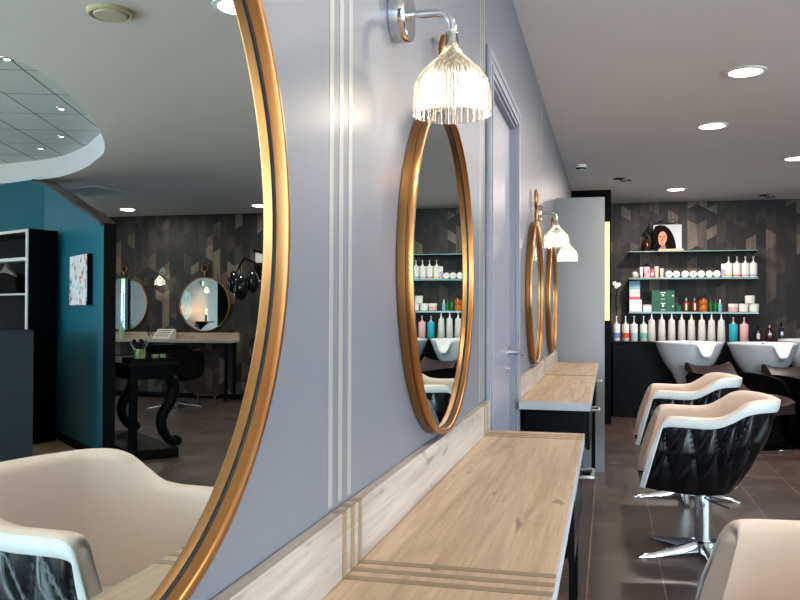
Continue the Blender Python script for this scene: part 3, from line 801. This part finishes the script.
# lowest shelf
carton('carton', 'tall carton banded in pale blue, white and pink, standing on a white carton', .716, YS, S3+.146, .125, .10, .225, M_plastgrey, extra=[('color_band', -.0625, .0625, .125, .224, M_blueb), ('color_band', -.0625, .0625, .002, .035, M_rose)])
carton('carton', 'plain white carton under the banded carton at the left end of the lowest shelf', .727, YS, S3, .145, .11, .145, M_plastic)
carton('carton', 'small white carton with peach lid edge between white and green boxes', .868, YS, S3, .10, .10, .085, M_plastic, extra=[('color_band', -.05, .05, .065, .084, M_pink)])
gx = [('print_patch', -.03, .03, .095, .105, M_plastic), ('print_patch', -.012, .012, .060, .085, M_plastic), ('print_patch', -.025, .025, .02, .026, M_plastic), ('seal', .105, .125, .055, .075, M_plastgrey)]
carton('gift_box', 'lower of two stacked dark green boxes on the lowest shelf', 1.045, YS, S3, .26, .14, .128, M_green, group='dark green boxes', extra=gx)
carton('gift_box', 'upper of two stacked dark green boxes on the lowest shelf', 1.045, YS, S3+.129, .26, .14, .125, M_green, group='dark green boxes', extra=gx)
t = thing('tin', 'small dark green tin right of the green boxes', 'tin', (1.225, YS, S3))
b = B(); lathe(b, [(0, .001), (.042, .001), (.043, .05), (0, .05)], 24); obj('tin_body', b, M_green, t)
b = B(); lathe(b, [(0, .0505), (.044, .0505), (.044, .075), (.04, .079), (0, .079)], 24); obj('lid', b, M_green, t)
for x, w in ((1.315, 'left'), (1.413, 'right')):
    t = thing('dropper_bottle', 'tall amber glass bottle, %s of the pair beside the green tin' % w, 'bottle', (x, YS, S3), 0, 'amber bottles')
    b = B(); lathe(b, [(0, .001), (.036, .001), (.038, .006), (.038, .105), (.030, .12), (.013, .128), (.013, .135), (0, .135)], 24); obj('bottle_body', b, M_amber, t)
    b = B(); lathe(b, [(0, .1355), (.015, .1355), (.015, .155), (.007, .158), (.006, .175), (0, .177)], 16); obj('cap', b, M_steel, t)
    b = B(); box(b, -.009, .009, -.0398, -.0375, .02, .10); obj('label_strip', b, M_plastgrey, t, smooth=False)
for z, w in ((0, 'lower'), (.083, 'upper')):
    t = thing('jar', '%s of two stacked orange-amber jars on the lowest shelf' % w, 'jar', (1.512, YS, S3+z), 0, 'amber jars')
    b = B(); lathe(b, [(0, .001), (.046, .001), (.050, .008), (.050, .052), (.044, .060), (0, .060)], 24); obj('jar_body', b, M_amber2, t)
    b = B(); lathe(b, [(0, .0605), (.047, .0605), (.047, .080), (0, .081)], 24); obj('lid', b, M_amber if z else M_amber2, t)
for x, m, lab in ((1.598, M_greenb, 'slender green vial next to the amber jars'), (1.650, M_greenb, 'slender green vial, middle of the three'), (1.703, M_blueb, 'slender pale blue vial, right of the two green ones')):
    t = thing('vial', lab, 'vial', (x, YS, S3), 0, 'slender vials')
    b = B(); lathe(b, [(0, .001), (.020, .001), (.0215, .006), (.0215, .095), (.008, .112), (0, .112)], 20); obj('vial_body', b, m, t)
    b = B(); lathe(b, [(0, .1125), (.010, .1125), (.007, .135), (.003, .155), (0, .156)], 12); obj('cap', b, M_plastic if m is M_blueb else M_greenb, t)
for x, z, m, lab in ((1.849, 0, M_pink, 'pale pink round jar on the lowest shelf'), (1.966, 0, M_plastic, 'white round jar, lower left of the stack of three'), (2.083, 0, M_plastic, 'white round jar, lower right of the stack of three'), (2.036, .098, M_plastic, 'white round jar resting on top of the two others')):
    t = thing('cream_jar', lab, 'jar', (x, YS, S3+z), 0, 'round cream jars')
    b = B(); lathe(b, [(0, .001), (.047, .001), (.053, .008), (.053, .058), (0, .058)], 28); obj('jar_body', b, m, t)
    b = B(); lathe(b, [(0, .0585), (.055, .0585), (.055, .094), (.050, .097), (0, .097)], 28); obj('lid', b, M_plastic, t)

# bottles on the base cabinet
YC = 10.42; ZT = .890
for x, m, cn in zip((.499, .604, .702, .812), (M_bandblue, M_bandred, M_bandpale, M_bandgreen), ('blue', 'red-orange', 'pale blue', 'mint green')):
    pump_bottle('pump_bottle', .042, .205, .300, M_plastic, m, 'white pump bottle with %s band on the black cabinet' % cn, (x, YC, ZT), 'banded pump bottles on the black cabinet', .18, .48)
ords = ('first', 'second', 'third', 'fourth', 'fifth', 'sixth', 'seventh', 'eighth')
for x, w in zip((.904, 1.02, 1.132, 1.245, 1.354, 1.469, 1.577, 1.685), ords):
    t = thing('tapered_bottle', 'tall tapered pale grey bottle, %s of eight from the left on the black cabinet' % w, 'bottle', (x, YC, ZT), 0, 'tapered grey bottles on the black cabinet')
    b = B(); lathe(b, [(0, .001), (.044, .001), (.046, .006), (.042, .12), (.036, .246), (.033, .256), (.012, .262), (0, .262)], 24); obj('bottle_body', b, M_plastgrey, t)
    b = B(); lathe(b, [(0, .2625), (.014, .2625), (.013, .282), (.008, .29), (.005, .330), (0, .331)], 16); obj('nozzle', b, M_plastgrey, t)
pump_bottle('pump_bottle', .046, .215, .29, M_cyan, None, 'bright cyan pump bottle on the black cabinet', (1.817, YC, ZT), None, dark=M_pink)
pump_bottle('pump_bottle', .046, .215, .29, M_pink, None, 'pale pink pump bottle right of the cyan one', (1.934, YC, ZT), None, dark=M_pink)
for x, m, r, h, lab in ((2.09, M_darkglass, .034, .19, 'dark glass bottle with a grey label, right of the pale pink pump bottle'), (2.215, M_darkred, .036, .20, 'dark red glass bottle on the black cabinet'), (2.345, M_darkglass, .028, .23, 'tall thin dark bottle at the right end of the bottle row')):
    t = thing('dark_bottle', lab, 'bottle', (x, YC+.05, ZT), 0, 'dark bottles on the black cabinet')
    b = B(); lathe(b, [(0, .001), (r, .001), (r, h*.7), (r*.5, h*.82), (r*.35, h*.85), (0, h*.85)], 24); obj('bottle_body', b, m, t)
    b = B(); lathe(b, [(0, h*.855), (r*.38, h*.855), (r*.38, h), (0, h)], 16); obj('cap', b, M_steel if m is M_darkred else M_blackmatt, t)
    b = B(); box(b, -r*.5, r*.5, -r-.0012, -r+.003, h*.2, h*.55); obj('label_strip', b, M_plastgrey if m is M_darkglass and r > .03 else m, t, smooth=False)

# portrait picture on the top shelf
M_skin = mat('print_skin', (206, 144, 116), .6, spec=.1); M_hair = mat('print_hair', (18, 9, 9), .7, spec=.05); M_print = mat('print_pale', (186, 190, 198), .6, spec=.1)
M_skin2 = mat('print_skin_warm', (150, 92, 72), .5); M_lips = mat('print_lips', (150, 60, 56), .5)
t = thing('portrait_picture', 'picture of a dark-haired woman standing on the highest shelf', 'picture', (1.10, 10.66, S1), 0)
b = B(); box(b, -.165, .165, -.006, .006, .001, .325, .001); obj('board', b, M_print, t, smooth=False)
def flat(poly, d): bb_ = B(); prism(bb_, poly, -.006-d, -.0061, axis='y'); return bb_
obj('hair_print', flat([(-.165, .002), (.10, .002), (.10, .06), (.085, .14), (.06, .21), (.02, .275), (-.03, .315), (-.09, .322), (-.14, .31), (-.165, .26)], .0006), M_hair, t, smooth=False)
obj('face_print', flat([(-.095, .09), (-.065, .07), (-.035, .085), (-.012, .13), (-.005, .18), (-.02, .225), (-.05, .245), (-.085, .235), (-.105, .19), (-.108, .14)], .0012), M_skin, t, smooth=False)
obj('neck_print', flat([(-.10, .02), (-.01, .02), (-.03, .085), (-.07, .07)], .0012), M_skin2, t, smooth=False)
b = flat([(-.098, .175), (-.072, .172), (-.072, .182), (-.098, .186)], .0018); prism(b, [(-.052, .172), (-.024, .176), (-.024, .187), (-.052, .182)], -.0078, -.0061, axis='y'); prism(b, [(-.072, .125), (-.060, .122), (-.058, .17), (-.066, .17)], -.0078, -.0061, axis='y')
obj('eye_print', b, M_hair, t, smooth=False)
obj('lip_print', flat([(-.082, .108), (-.045, .106), (-.055, .096), (-.072, .096)], .0018), M_lips, t, smooth=False)
b = B(); box(b, -.11, .185, -.05, -.009, .001, .028, .003); obj('easel_ledge', b, mat('tan_wood', (214, 178, 138), .5), t)
# vase with twigs left of the picture
t = thing('twig_vase', 'small dark vase with curling black twigs left of the portrait picture', 'vase', (.86, 10.69, S1))
b = B(); lathe(b, [(0, .001), (.03, .001), (.05, .05), (.052, .09), (.03, .13), (.022, .15), (.03, .165), (.024, .165), (.016, .15), (.02, .13), (0, .125)], 24); obj('vase_body', b, mat('oxblood_glaze', (58, 24, 20), .15), t)
b = B()
for k in range(7):
    a = k*.9; x1 = .05+.055*k; pts = spline([(0, 0, .14), (.03*math.cos(a)-.01, .0, .24), (x1*.5, .02*math.sin(a), .34+.02*math.sin(k*2)), (x1*.85, .02*math.cos(a), .37+.03*math.sin(k*3)), (x1, .01, .36+.05*math.cos(k*2.3))], 14)
    tube(b, pts, .0035, 6)
    bmesh.ops.create_icosphere(b, subdivisions=1, radius=.009, matrix=Matrix.Translation(pts[-1]))
obj('twigs', b, M_darkglass, t)
t = thing('flower_stem', 'small white blossoms on a dark stem beside the black corner cupboard', 'flower', (.50, 10.70, ZT))
b = B(); tube(b, [(0, 0, 0), (.005, 0, .25), (-.01, 0, .5), (0.02, 0, .66)], .006, 8); obj('stem', b, M_blackmatt, t)
b = B(); lathe(b, [(0, .0), (.022, .0), (.028, .04), (.014, .08), (.010, .08), (0, .07)], 16, Matrix.Translation((0, 0, .0006))); obj('bud_vase', b, M_darkglass, t)
for k, (x, z) in enumerate(((-.02, .70), (.03, .685), (.0, .665))):
    b = B()
    for q in range(5):
        a = q*2*PI/5; bmesh.ops.create_icosphere(b, subdivisions=1, radius=.014, matrix=Matrix.Translation((x+.016*math.cos(a), -.01, z+.016*math.sin(a))) @ Matrix.Scale(.4, 4, (0, 1, 0)))
    obj('blossom', b, M_plastic, t)

# ------------------------------------------------------------------ things seen in the near mirror
# reception desk
t = thing('reception_desk', 'dark slate reception desk in front of the teal wall', 'desk', (0, 0, 0))
b = B(); prism(b, [(3.83, 5.46), (5.3, 5.38), (5.6, 5.95), (4.26, 5.98)], .0065, 1.055); obj('desk_body', b, M_greydesk, t, smooth=False)
b = B(); prism(b, [(3.82, 5.45), (5.32, 5.37), (5.62, 5.96), (4.25, 5.99)], 1.056, 1.082); obj('desk_top', b, M_greydesk, t, smooth=False)
# black display cabinet
t = thing('display_cabinet', 'tall black display cabinet with white-framed opening against the teal wall', 'cabinet', (0, 0, 0))
S0 = Vector((4.70, 6.92)); F0 = Vector((4.79, 6.63)); fd = Vector((.9, .43)).normalized(); F1 = F0+fd*1.1; S1v = Vector((5.55, 7.44))
inw = Vector((-fd.y, fd.x))
def P2(v): return (v.x, v.y)
b = B(); zt = 1.99
# lower part solid, upper part a niche
prism(b, [P2(F0), P2(F1), P2(S1v), P2(S0)], .0065, 1.0)
prism(b, [P2(F0), P2(F1), P2(S1v), P2(S0)], 1.93, zt)
prism(b, [P2(F0), P2(F0+fd*.05), P2(S0+fd*.05), P2(S0)], 1.0, 1.93)
prism(b, [P2(F0+inw*.17), P2(F1+inw*.17), P2(S1v), P2(S0)], 1.0, 1.93)
obj('carcass', b, M_blackmatt, t, smooth=False)
b = B(); o_ = -inw*.012
prism(b, [P2(F0+o_), P2(F0+fd*.035+o_), P2(F0+fd*.035-inw*.001), P2(F0-inw*.001)], 1.0, 1.985)
prism(b, [P2(F0+o_+fd*.035), P2(F1+o_), P2(F1-inw*.001), P2(F0+fd*.035-inw*.001)], 1.96, 1.985)
obj('white_frame', b, M_plastgrey, t, smooth=False)
b = B(); prism(b, [P2(F0+fd*.05+inw*.005), P2(F1+inw*.005), P2(F1+inw*.165), P2(F0+fd*.05+inw*.165)], 1.70, 1.73); obj('shelf_board', b, M_plastgrey, t, smooth=False)
b = B(); prism(b, [P2(F0+fd*.05+inw*.005), P2(F1+inw*.005), P2(F1+inw*.165), P2(F0+fd*.05+inw*.165)], 1.38, 1.395); obj('shelf_board', b, M_plastgrey, t, smooth=False)
c = F0+fd*.50+inw*.08
t = thing('draped_bag', 'dark bag topped by a silver-grey folded scarf inside the display cabinet', 'bag', (c.x, c.y, 1.396), math.atan2(fd.y, fd.x))
b = B(); pr_ = spline([(-.22, 0), (-.2, .10), (-.13, .17), (-.02, .20), (.10, .20), (.2, .14), (.24, 0)], 24); prism(b, pr_, -.05, .05, axis='y', bev=.012); obj('bag_body', b, M_blackmatt, t, angle=60)
b = B(); pr_ = [(-.20, .155), (-.15, .20), (-.06, .225), (.0, .29), (.05, .235), (.14, .20), (.05, .205), (-.06, .198)]; prism(b, pr_, -.058, -.030, axis='y', bev=.004); obj('scarf', b, mat('silver_cloth', (150, 140, 130), .3, metal=.4), t)

# console table behind the partition
cb = Vector((3.20, 6.45)); e2 = ed; e1 = nd
ang = math.atan2(e2.y, e2.x)
t = thing('console_table', 'black console table with scroll-shaped legs and plinth behind the teal partition end', 'table', (cb.x, cb.y, 0), ang)
# local: x along e2, y: e1 is -y
D = .38; Ln = 1.2
b = B(); box(b, -.03, Ln+.03, -D-.02, .03, .775, .80, .004); obj('table_top', b, M_blackmatt, t, smooth=False)
b = B(); box(b, .02, Ln-.02, -D+.01, 0, .665, .774, .004); obj('apron', b, M_black, t, smooth=False)
b = B(); box(b, -.02, Ln+.02, -D-.01, .03, .001, .085, .006); obj('plinth', b, M_blackmatt, t, smooth=False)
for x in (.05, Ln-.05):
    b = B(); box(b, x-.03, x+.03, -D+.01, -D+.07, .086, .664, .004); obj('rear_leg', b, M_black, t, smooth=False)
    b = B(); pts = spline([(x, -.02, .66), (x, .01, .58), (x, -.03, .46), (x, -.09, .36), (x, -.10, .27), (x, -.06, .18), (x, -.01, .13), (x, .035, .115), (x, .05, .135), (x, .03, .155), (x, .01, .145)], 40)
    n_ = len(pts); tube(b, pts, [.055-.030*i/(n_-1) for i in range(n_)], 10); 
    for v in b.verts: v.co.z = max(v.co.z, .0862)
    obj('scroll_leg', b, M_black, t)
def onconsole(a, d): p = cb+e2*a+e1*d; return p
p = onconsole(.16, .17)
t = thing('tray', 'black wooden tray holding pots on the console table', 'tray', (p.x, p.y, .8005), ang+PI/2)
b = B(); box(b, -.19, .19, -.13, .13, .0005, .012, .002)
for y_ in (-.13, .122): box(b, -.19, .19, y_, y_+.008, .012, .04, .001)
for x_ in (-.19, .182): box(b, x_, x_+.008, -.122, .122, .012, .04, .001)
obj('tray_body', b, M_blackmatt, t, smooth=False)
M_jade = mat('green_glass', (70, 96, 58), .2, coat=.4, noise=((30, 30, 10), (150, 165, 110), 1))
p = onconsole(.14, .26); t = thing('brush_pot', 'green glass pot full of makeup brushes on the tray', 'pot', (p.x, p.y, .8135))
b = B(); lathe(b, [(0, .0), (.046, .0), (.05, .01), (.05, .10), (.045, .10), (.044, .015), (0, .012)], 24); obj('pot_body', b, M_jade, t)
for k in range(7):
    a = k*.9+.3; dx, dy = .055*math.cos(a), .055*math.sin(a); b = B()
    tube(b, [(dx*.3, dy*.3, .015), (dx*.9, dy*.9, .115), (dx*1.3, dy*1.3, .15)], .0035, 6)
    lathe(b, [(0, 0), (.007, .004), (.018, .02), (.015, .034), (0, .042)], 10, Matrix.Translation((dx*1.3, dy*1.3, .148))); obj('brush', b, M_blackmatt if k % 3 else M_steel, t)
for dd, aa, w in ((.135, .12, 'left'), (.07, .12, 'right')):
    p = onconsole(aa, dd); t = thing('candle_jar', 'small pale green candle jar on the tray, %s of two' % ('nearer the brush pot' if w == 'left' else 'farther from the brush pot,'), 'candle', (p.x, p.y, .8135), 0, 'candle jars on the tray')
    b = B(); lathe(b, [(0, 0), (.026, 0), (.028, .005), (.028, .055), (.025, .055), (.024, .03), (0, .03)], 20); obj('jar_body', b, M_jade, t)
    b = B(); lathe(b, [(0, .031), (.0235, .031), (.0235, .045), (0, .045)], 20); obj('wax', b, M_cream, t)

# device and candle on the far counter
t = thing('card_terminal', 'pale desk telephone-like device with sloping keypad on the far oak counter', 'device', (5.70, 10.66, .830), 0)
b = B(); prism(b, [(-.10, 0), (.10, 0), (.10, .13), (.06, .145), (-.10, .03)], -.13, .13, axis='x', bev=.004)
obj('device_body', b, M_plastgrey, t, smooth=False)
b = B()
for i in range(4):
    for j in range(5):
        y_ = -.085+.035*i; z_ = .03+(y_+.10)*.72+.003; box(b, -.10+.042*j, -.07+.042*j, y_, y_+.022, z_, z_+.010)
obj('keys', b, M_greydesk, t, smooth=False)
b = B(); tube(b, spline([(.13, 0, .03), (.20, -.02, .09), (.27, 0, .20), (.25, .03, .04), (.32, .04, .16)], 20), .005, 6); obj('cord', b, M_blackmatt, t)
t = thing('candle_shelf', 'small dark wall shelf on the right wall carrying a lit candle', 'shelf', (XR, 5.42, 0))
b = B(); box(b, -.24, -.001, -.2, .2, .975, .999, .003); obj('board', b, M_blackmatt, t)
b = B(); prism(b, [(-.20, .974), (-.002, .974), (-.002, .82)], -.012, .012, axis='y'); obj('bracket', b, M_blackmatt, t, smooth=False)
t = thing('oval_picture', 'turquoise marbled oval picture inside the candle-lit round mirror', 'picture', (XR-.0005, 6.08, 1.34), -PI/2)
MA = mat('turquoise_marbling', (20, 150, 170), .4, noise=((7, 7, 7), (190, 226, 236), 1))
b = B(); lathe(b, [(0, .0), (.26, .0), (.26, .02), (0, .02)], 40, Matrix.Scale(1.15, 4, (0, 0, 1)) @ Matrix.Rotation(PI/2, 4, 'X')); 
for v in b.verts: v.co.y = -abs(v.co.y)-.0003
obj('oval_panel', b, MA, t)
t = thing('candle', 'lit candle in a silver holder glowing orange inside the round mirror', 'candle', (XR-.14, 5.42, 1.0), 0)
b = B(); lathe(b, [(0, .001), (.042, .001), (.042, .012), (.034, .016), (.034, .145), (.030, .145), (.030, .05), (0, .05)], 24); obj('holder', b, M_steel, t)
b = B(); lathe(b, [(0, .051), (.0285, .051), (.0285, .13), (0, .13)], 20); obj('wax', b, M_cream, t)
b = B(); lathe(b, [(0, .131), (.010, .14), (.016, .158), (.012, .180), (0, .21)], 12); obj('flame', b, mat('flame', (255, 190, 90), .5, emit=(255, 150, 40), strength=14), t)
L = bpy.data.lights.new('flame_light', 'POINT'); L.energy = 28; L.color = (1, .36, .07); L.shadow_soft_size = .02
o = bpy.data.objects.new('flame_light', L); C.objects.link(o); o.parent = t; o.location = (0, -.0, .24)
t = thing('perfume_bottle', 'clear glass bottle on the oak counter beside the partly hidden round mirror', 'bottle', (6.38, 10.66, .830), 0)
b = B(); lathe(b, [(0, .001), (.04, .001), (.042, .01), (.042, .14), (.02, .17), (.012, .18), (.012, .22), (0, .22)], 20); obj('bottle_body', b, mat('pale_green_glass', (150, 190, 160), .05, coat=1), t)
b = B(); lathe(b, [(0, .221), (.016, .221), (.016, .25), (0, .252)], 12); obj('cap', b, M_chrome, t)

# hood dryer on the wallpapered wall
t = thing('hood_dryer', 'wall-hung black glossy hair processor with rounded heads at the right of the dark wallpaper', 'hair dryer', (4.30, YB-.005, 1.78), 0)
b = B(); box(b, -.09, .09, -.05, -.001, -.12, .12, .008); obj('wall_bracket', b, M_blackmatt, t)
b = B(); tube(b, [(0, -.05, .05), (0, -.2, .10), (.06, -.45, .16), (.05, -.6, .05)], .018, 10); obj('arm', b, M_black, t)
for k, (x, y, z, r) in enumerate(((.13, -.62, -.17, .13), (-.02, -.72, -.24, .15), (-.12, -.58, -.16, .13))):
    b = B(); bmesh.ops.create_uvsphere(b, u_segments=24, v_segments=16, radius=r)
    for v in b.verts: v.co = Vector((v.co.x*.62, v.co.y*.75, v.co.z*1.15))+Vector((x, y, z))
    obj('heat_head', b, M_darkglass, t)
b = B(); tube(b, [(.13, -.62, -.10), (.05, -.6, .05), (-.02, -.72, -.12), (.05, -.6, .05), (-.12, -.58, -.08)], .012, 8); obj('yoke', b, M_black, t)
t = thing('wall_board', 'pale grey slanted board high on the dark wallpaper behind the hair processor', 'board', (4.06, YB-.006, 1.88), 0)
b = B(); prism(b, [(-.16, -.24), (.32, -.24), (.32, .17), (-.16, .06)], -.03, -.001, axis='y'); obj('panel', b, M_plastgrey, t, smooth=False)
b = B(); prism(b, [(-.16, .062), (.36, .182), (.36, .21), (-.16, .09)], -.05, -.001, axis='y'); obj('top_rail', b, M_blackmatt, t, smooth=False)

# ------------------------------------------------------------------ ceiling fittings
def downlight(x, y, label, power=26, r=.088, grp='ceiling downlights'):
    t = thing('downlight', label, 'ceiling light', (x, y, ZC), 0, grp)
    b = B(); lathe(b, [(r, -.0005), (r+.026, -.0005), (r+.024, -.006), (r+.004, -.010), (r, -.008)], 40, closed=True); obj('trim_ring', b, M_plastic, t)
    b = B(); lathe(b, [(0, -.002), (r-.0005, -.002), (r-.0005, -.006), (0, -.006)], 40); obj('diffuser', b, M_led, t)
    L = bpy.data.lights.new('downlight_beam', 'AREA'); L.shape = 'DISK'; L.size = r*1.9; L.energy = power; L.color = (1, .90, .80)
    o = bpy.data.objects.new('downlight_beam', L); C.objects.link(o); o.parent = t; o.location = (0, 0, -.012)
    return t
for x, y, lab in ((1.146, 5.0, 'largest and nearest round ceiling downlight in the open view'), (1.13, 6.41, 'round downlight second nearest, over the far tub chair'), (2.0, 7.94, 'round downlight at the right edge of the picture'),
                  (1.125, 9.67, 'round downlight farthest away, above the shelves'), (1.22, 3.40, 'round downlight at the upper edge of the near mirror'), (1.2, 1.7, 'added unseen round downlight over the nearest tub chair'),  # the one over the nearest chair is unseen, added for extra light
                  (5.88, 10.0, 'round downlight in the mirror above the partly hidden wall mirror'), (3.98, 9.99, 'round downlight in the mirror beside its golden rim')):
    downlight(x, y, lab, power=(13 if x > 3 else (34 if y > 7 else (10 if y < 2 else 13))))
t = thing('smoke_detector', 'small white smoke detector on the ceiling near the grey wall', 'smoke detector', (.158, 7.88, ZC))
b = B(); lathe(b, [(0, -.001), (.05, -.001), (.052, -.02), (.045, -.028), (.03, -.045), (0, -.048)], 28); obj('detector_body', b, M_plastic, t)
b = B(); lathe(b, [(.0345, -.0405), (.046, -.028), (.0465, -.0285), (.0355, -.042)], 28, closed=True); obj('vent_slot', b, M_blackmatt, t)
for x, y, lab in ((.507, 8.77, 'dark open ceiling hole with a loose wire, next to the smoke detector'), (2.146, 10.38, 'dark ceiling spot housing above the right end of the shelves')):
    t = thing('ceiling_socket', lab, 'ceiling fitting', (x, y, ZC))
    b = B(); lathe(b, [(0, -.001), (.055, -.001), (.058, -.006), (.04, -.008), (0, -.008)], 24); obj('rose', b, M_blackmatt, t)
    b = B(); tube(b, spline([(0, 0, -.006), (.04, 0, -.03), (.10, 0, -.02), (.12, 0, -.035)], 14), .006, 6); obj('wire', b, M_trimbrown, t)
t = thing('air_vent', 'round beige ceiling vent at the top of the near mirror', 'ceiling vent', (1.817, 3.343, ZC))
M_beige = mat('beige_plastic', (196, 186, 150), .5)
b = B(); lathe(b, [(.078, -.001), (.105, -.001), (.104, -.010), (.092, -.018), (.080, -.014)], 40, closed=True); obj('outer_ring', b, M_beige, t)
b = B(); lathe(b, [(0, -.004), (.076, -.004), (.076, -.014), (.070, -.020), (0, -.022)], 40); obj('disc', b, mat('ivory_plastic', (206, 202, 184), .5), t)
t = thing('ceiling_grille', 'rectangular white ceiling air grille in the mirror beside the recess', 'ceiling grille', (5.30, 8.35, ZC), math.radians(12))
b = B(); box(b, -.36, .36, -.30, -.26, -.02, -.001, .003); box(b, -.36, .36, .26, .30, -.02, -.001, .003); box(b, -.36, -.32, -.26, .26, -.02, -.001, .003); box(b, .32, .36, -.26, .26, -.02, -.001, .003); obj('grille_frame', b, M_plastic, t, smooth=False)
b = B()
for k in range(12): box(b, -.32, .32, -.25+k*.043, -.25+k*.043+.014, -.016, -.004)
obj('slats', b, M_plastgrey, t, smooth=False)
for (x, y, w) in ((3.213, 4.425, 'nearest the curved tip'), (3.699, 5.627, 'second along the fascia'), (4.358, 6.541, 'third along the fascia'), (4.909, 6.985, 'farthest, near the teal wall')):
    t = thing('recessed_spot', 'tiny round spotlight in the tiled ceiling recess, %s' % w, 'spotlight', (x+.03, y, 2.80), 0, 'spotlights in the tiled recess')
    b = B(); lathe(b, [(.020, -.001), (.046, -.001), (.044, -.006), (.022, -.010)], 24, closed=True); obj('bezel', b, M_steel, t)
    b = B(); lathe(b, [(0, -.002), (.019, -.002), (.017, -.009), (0, -.011)], 20); obj('lens', b, M_led, t)

# ------------------------------------------------------------------ outside the shop windows
b = B(); box(b, -12, 20, -22, YF-.16, -.16, -.06)
prop(obj('pavement', b, mat('pavement', (150, 148, 142), .9), smooth=False), kind='structure')
for i, (x, y, s) in enumerate(((1.0, -9.5, 2.0), (4.6, -10.5, 2.3), (8.2, -9.8, 2.1), (12.2, 1.6, 2.2))):
    t = thing('street_tree', 'x', 'tree', (x, y, -.06), i*1.1, 'trees outside the shop window')
    t['label'] = ('leafy green tree outside the window, seen in a far mirror', 'tall leafy tree outside between the other two', 'leafy tree outside beyond the entrance end', 'green tree outside the narrow side window, seen in the hidden wall mirror')[i]
    b = B(); tube(b, [(0, 0, 0), (.05, 0, 1.2), (0, .05, 2.3)], [.14, .11, .07], 10); obj('trunk', b, M_trimbrown, t)
    b = B()
    for k in range(26):
        a = random.uniform(0, 2*PI); rr = random.uniform(0, s*.55); z = 1.9+random.uniform(0, s)
        bmesh.ops.create_icosphere(b, subdivisions=2, radius=random.uniform(.35, .65), matrix=Matrix.Translation((rr*math.cos(a), rr*math.sin(a), z)))
    for v in b.verts: v.co += Vector((random.uniform(-.07, .07), random.uniform(-.07, .07), random.uniform(-.07, .07)))
    obj('crown', b, M_leaf, t)

# ------------------------------------------------------------------ light
w = bpy.data.worlds.new('World'); sc.world = w; w.use_nodes = True
bg = w.node_tree.nodes['Background']; bg.inputs[0].default_value = (.62, .80, 1.0, 1); bg.inputs[1].default_value = 15.0
for a0, a1 in WIN:
    L = bpy.data.lights.new('window_portal', 'AREA'); L.shape = 'RECTANGLE'; L.size = a1-a0; L.size_y = WZ1-WZ0; L.energy = 1
    L.cycles.is_portal = True
    o = bpy.data.objects.new('window_portal', L); C.objects.link(o); o.location = ((a0+a1)/2, YF-.15, (WZ0+WZ1)/2); o.rotation_euler = (PI/2, 0, 0)
for a0, a1 in RWIN:
    L = bpy.data.lights.new('window_portal', 'AREA'); L.shape = 'RECTANGLE'; L.size = a1-a0; L.size_y = 2.1; L.energy = 1
    L.cycles.is_portal = True
    o = bpy.data.objects.new('window_portal', L); C.objects.link(o); o.location = (XR+.15, (a0+a1)/2, 1.3); o.rotation_euler = (PI/2, 0, PI/2)

L = bpy.data.lights.new('sun', 'SUN'); L.energy = 24; L.color = (1, .93, .84); L.angle = .02
o = bpy.data.objects.new('sun', L); C.objects.link(o); o.rotation_euler = (math.radians(30), 0, math.radians(-8)); o.location = (3, -8, 9)
# ------------------------------------------------------------------ camera
f_, yaw, pitch, roll = 838.4, .2435, .0120, .0034
cam = bpy.data.cameras.new('camera'); co = bpy.data.objects.new('camera', cam); C.objects.link(co)
cam.sensor_width = 36; cam.lens = f_*36/800; cam.clip_start = .02
F = Vector((-math.sin(yaw)*math.cos(pitch), math.cos(yaw)*math.cos(pitch), math.sin(pitch)))
Rt = Vector((math.cos(yaw), math.sin(yaw), 0)); U = Rt.cross(F)
c, s = math.cos(roll), math.sin(roll); r2, u2 = c*Rt+s*U, -s*Rt+c*U
Mx = Matrix((r2, u2, -F)).transposed().to_4x4(); Mx.translation = Vector((.4023, 0, 1.2519)); co.matrix_world = Mx
sc.camera = co
vs_ = sc.view_settings; vs_.view_transform = 'Standard'; vs_.look = 'None'; vs_.exposure = 0.38; vs_.gamma = 1; vs_.use_curve_mapping = False
sc.cycles.max_bounces = 10; sc.cycles.glossy_bounces = 6; sc.cycles.transparent_max_bounces = 16
sc.cycles.caustics_reflective = False; sc.cycles.caustics_refractive = False
sc.cycles.sample_clamp_indirect = 6
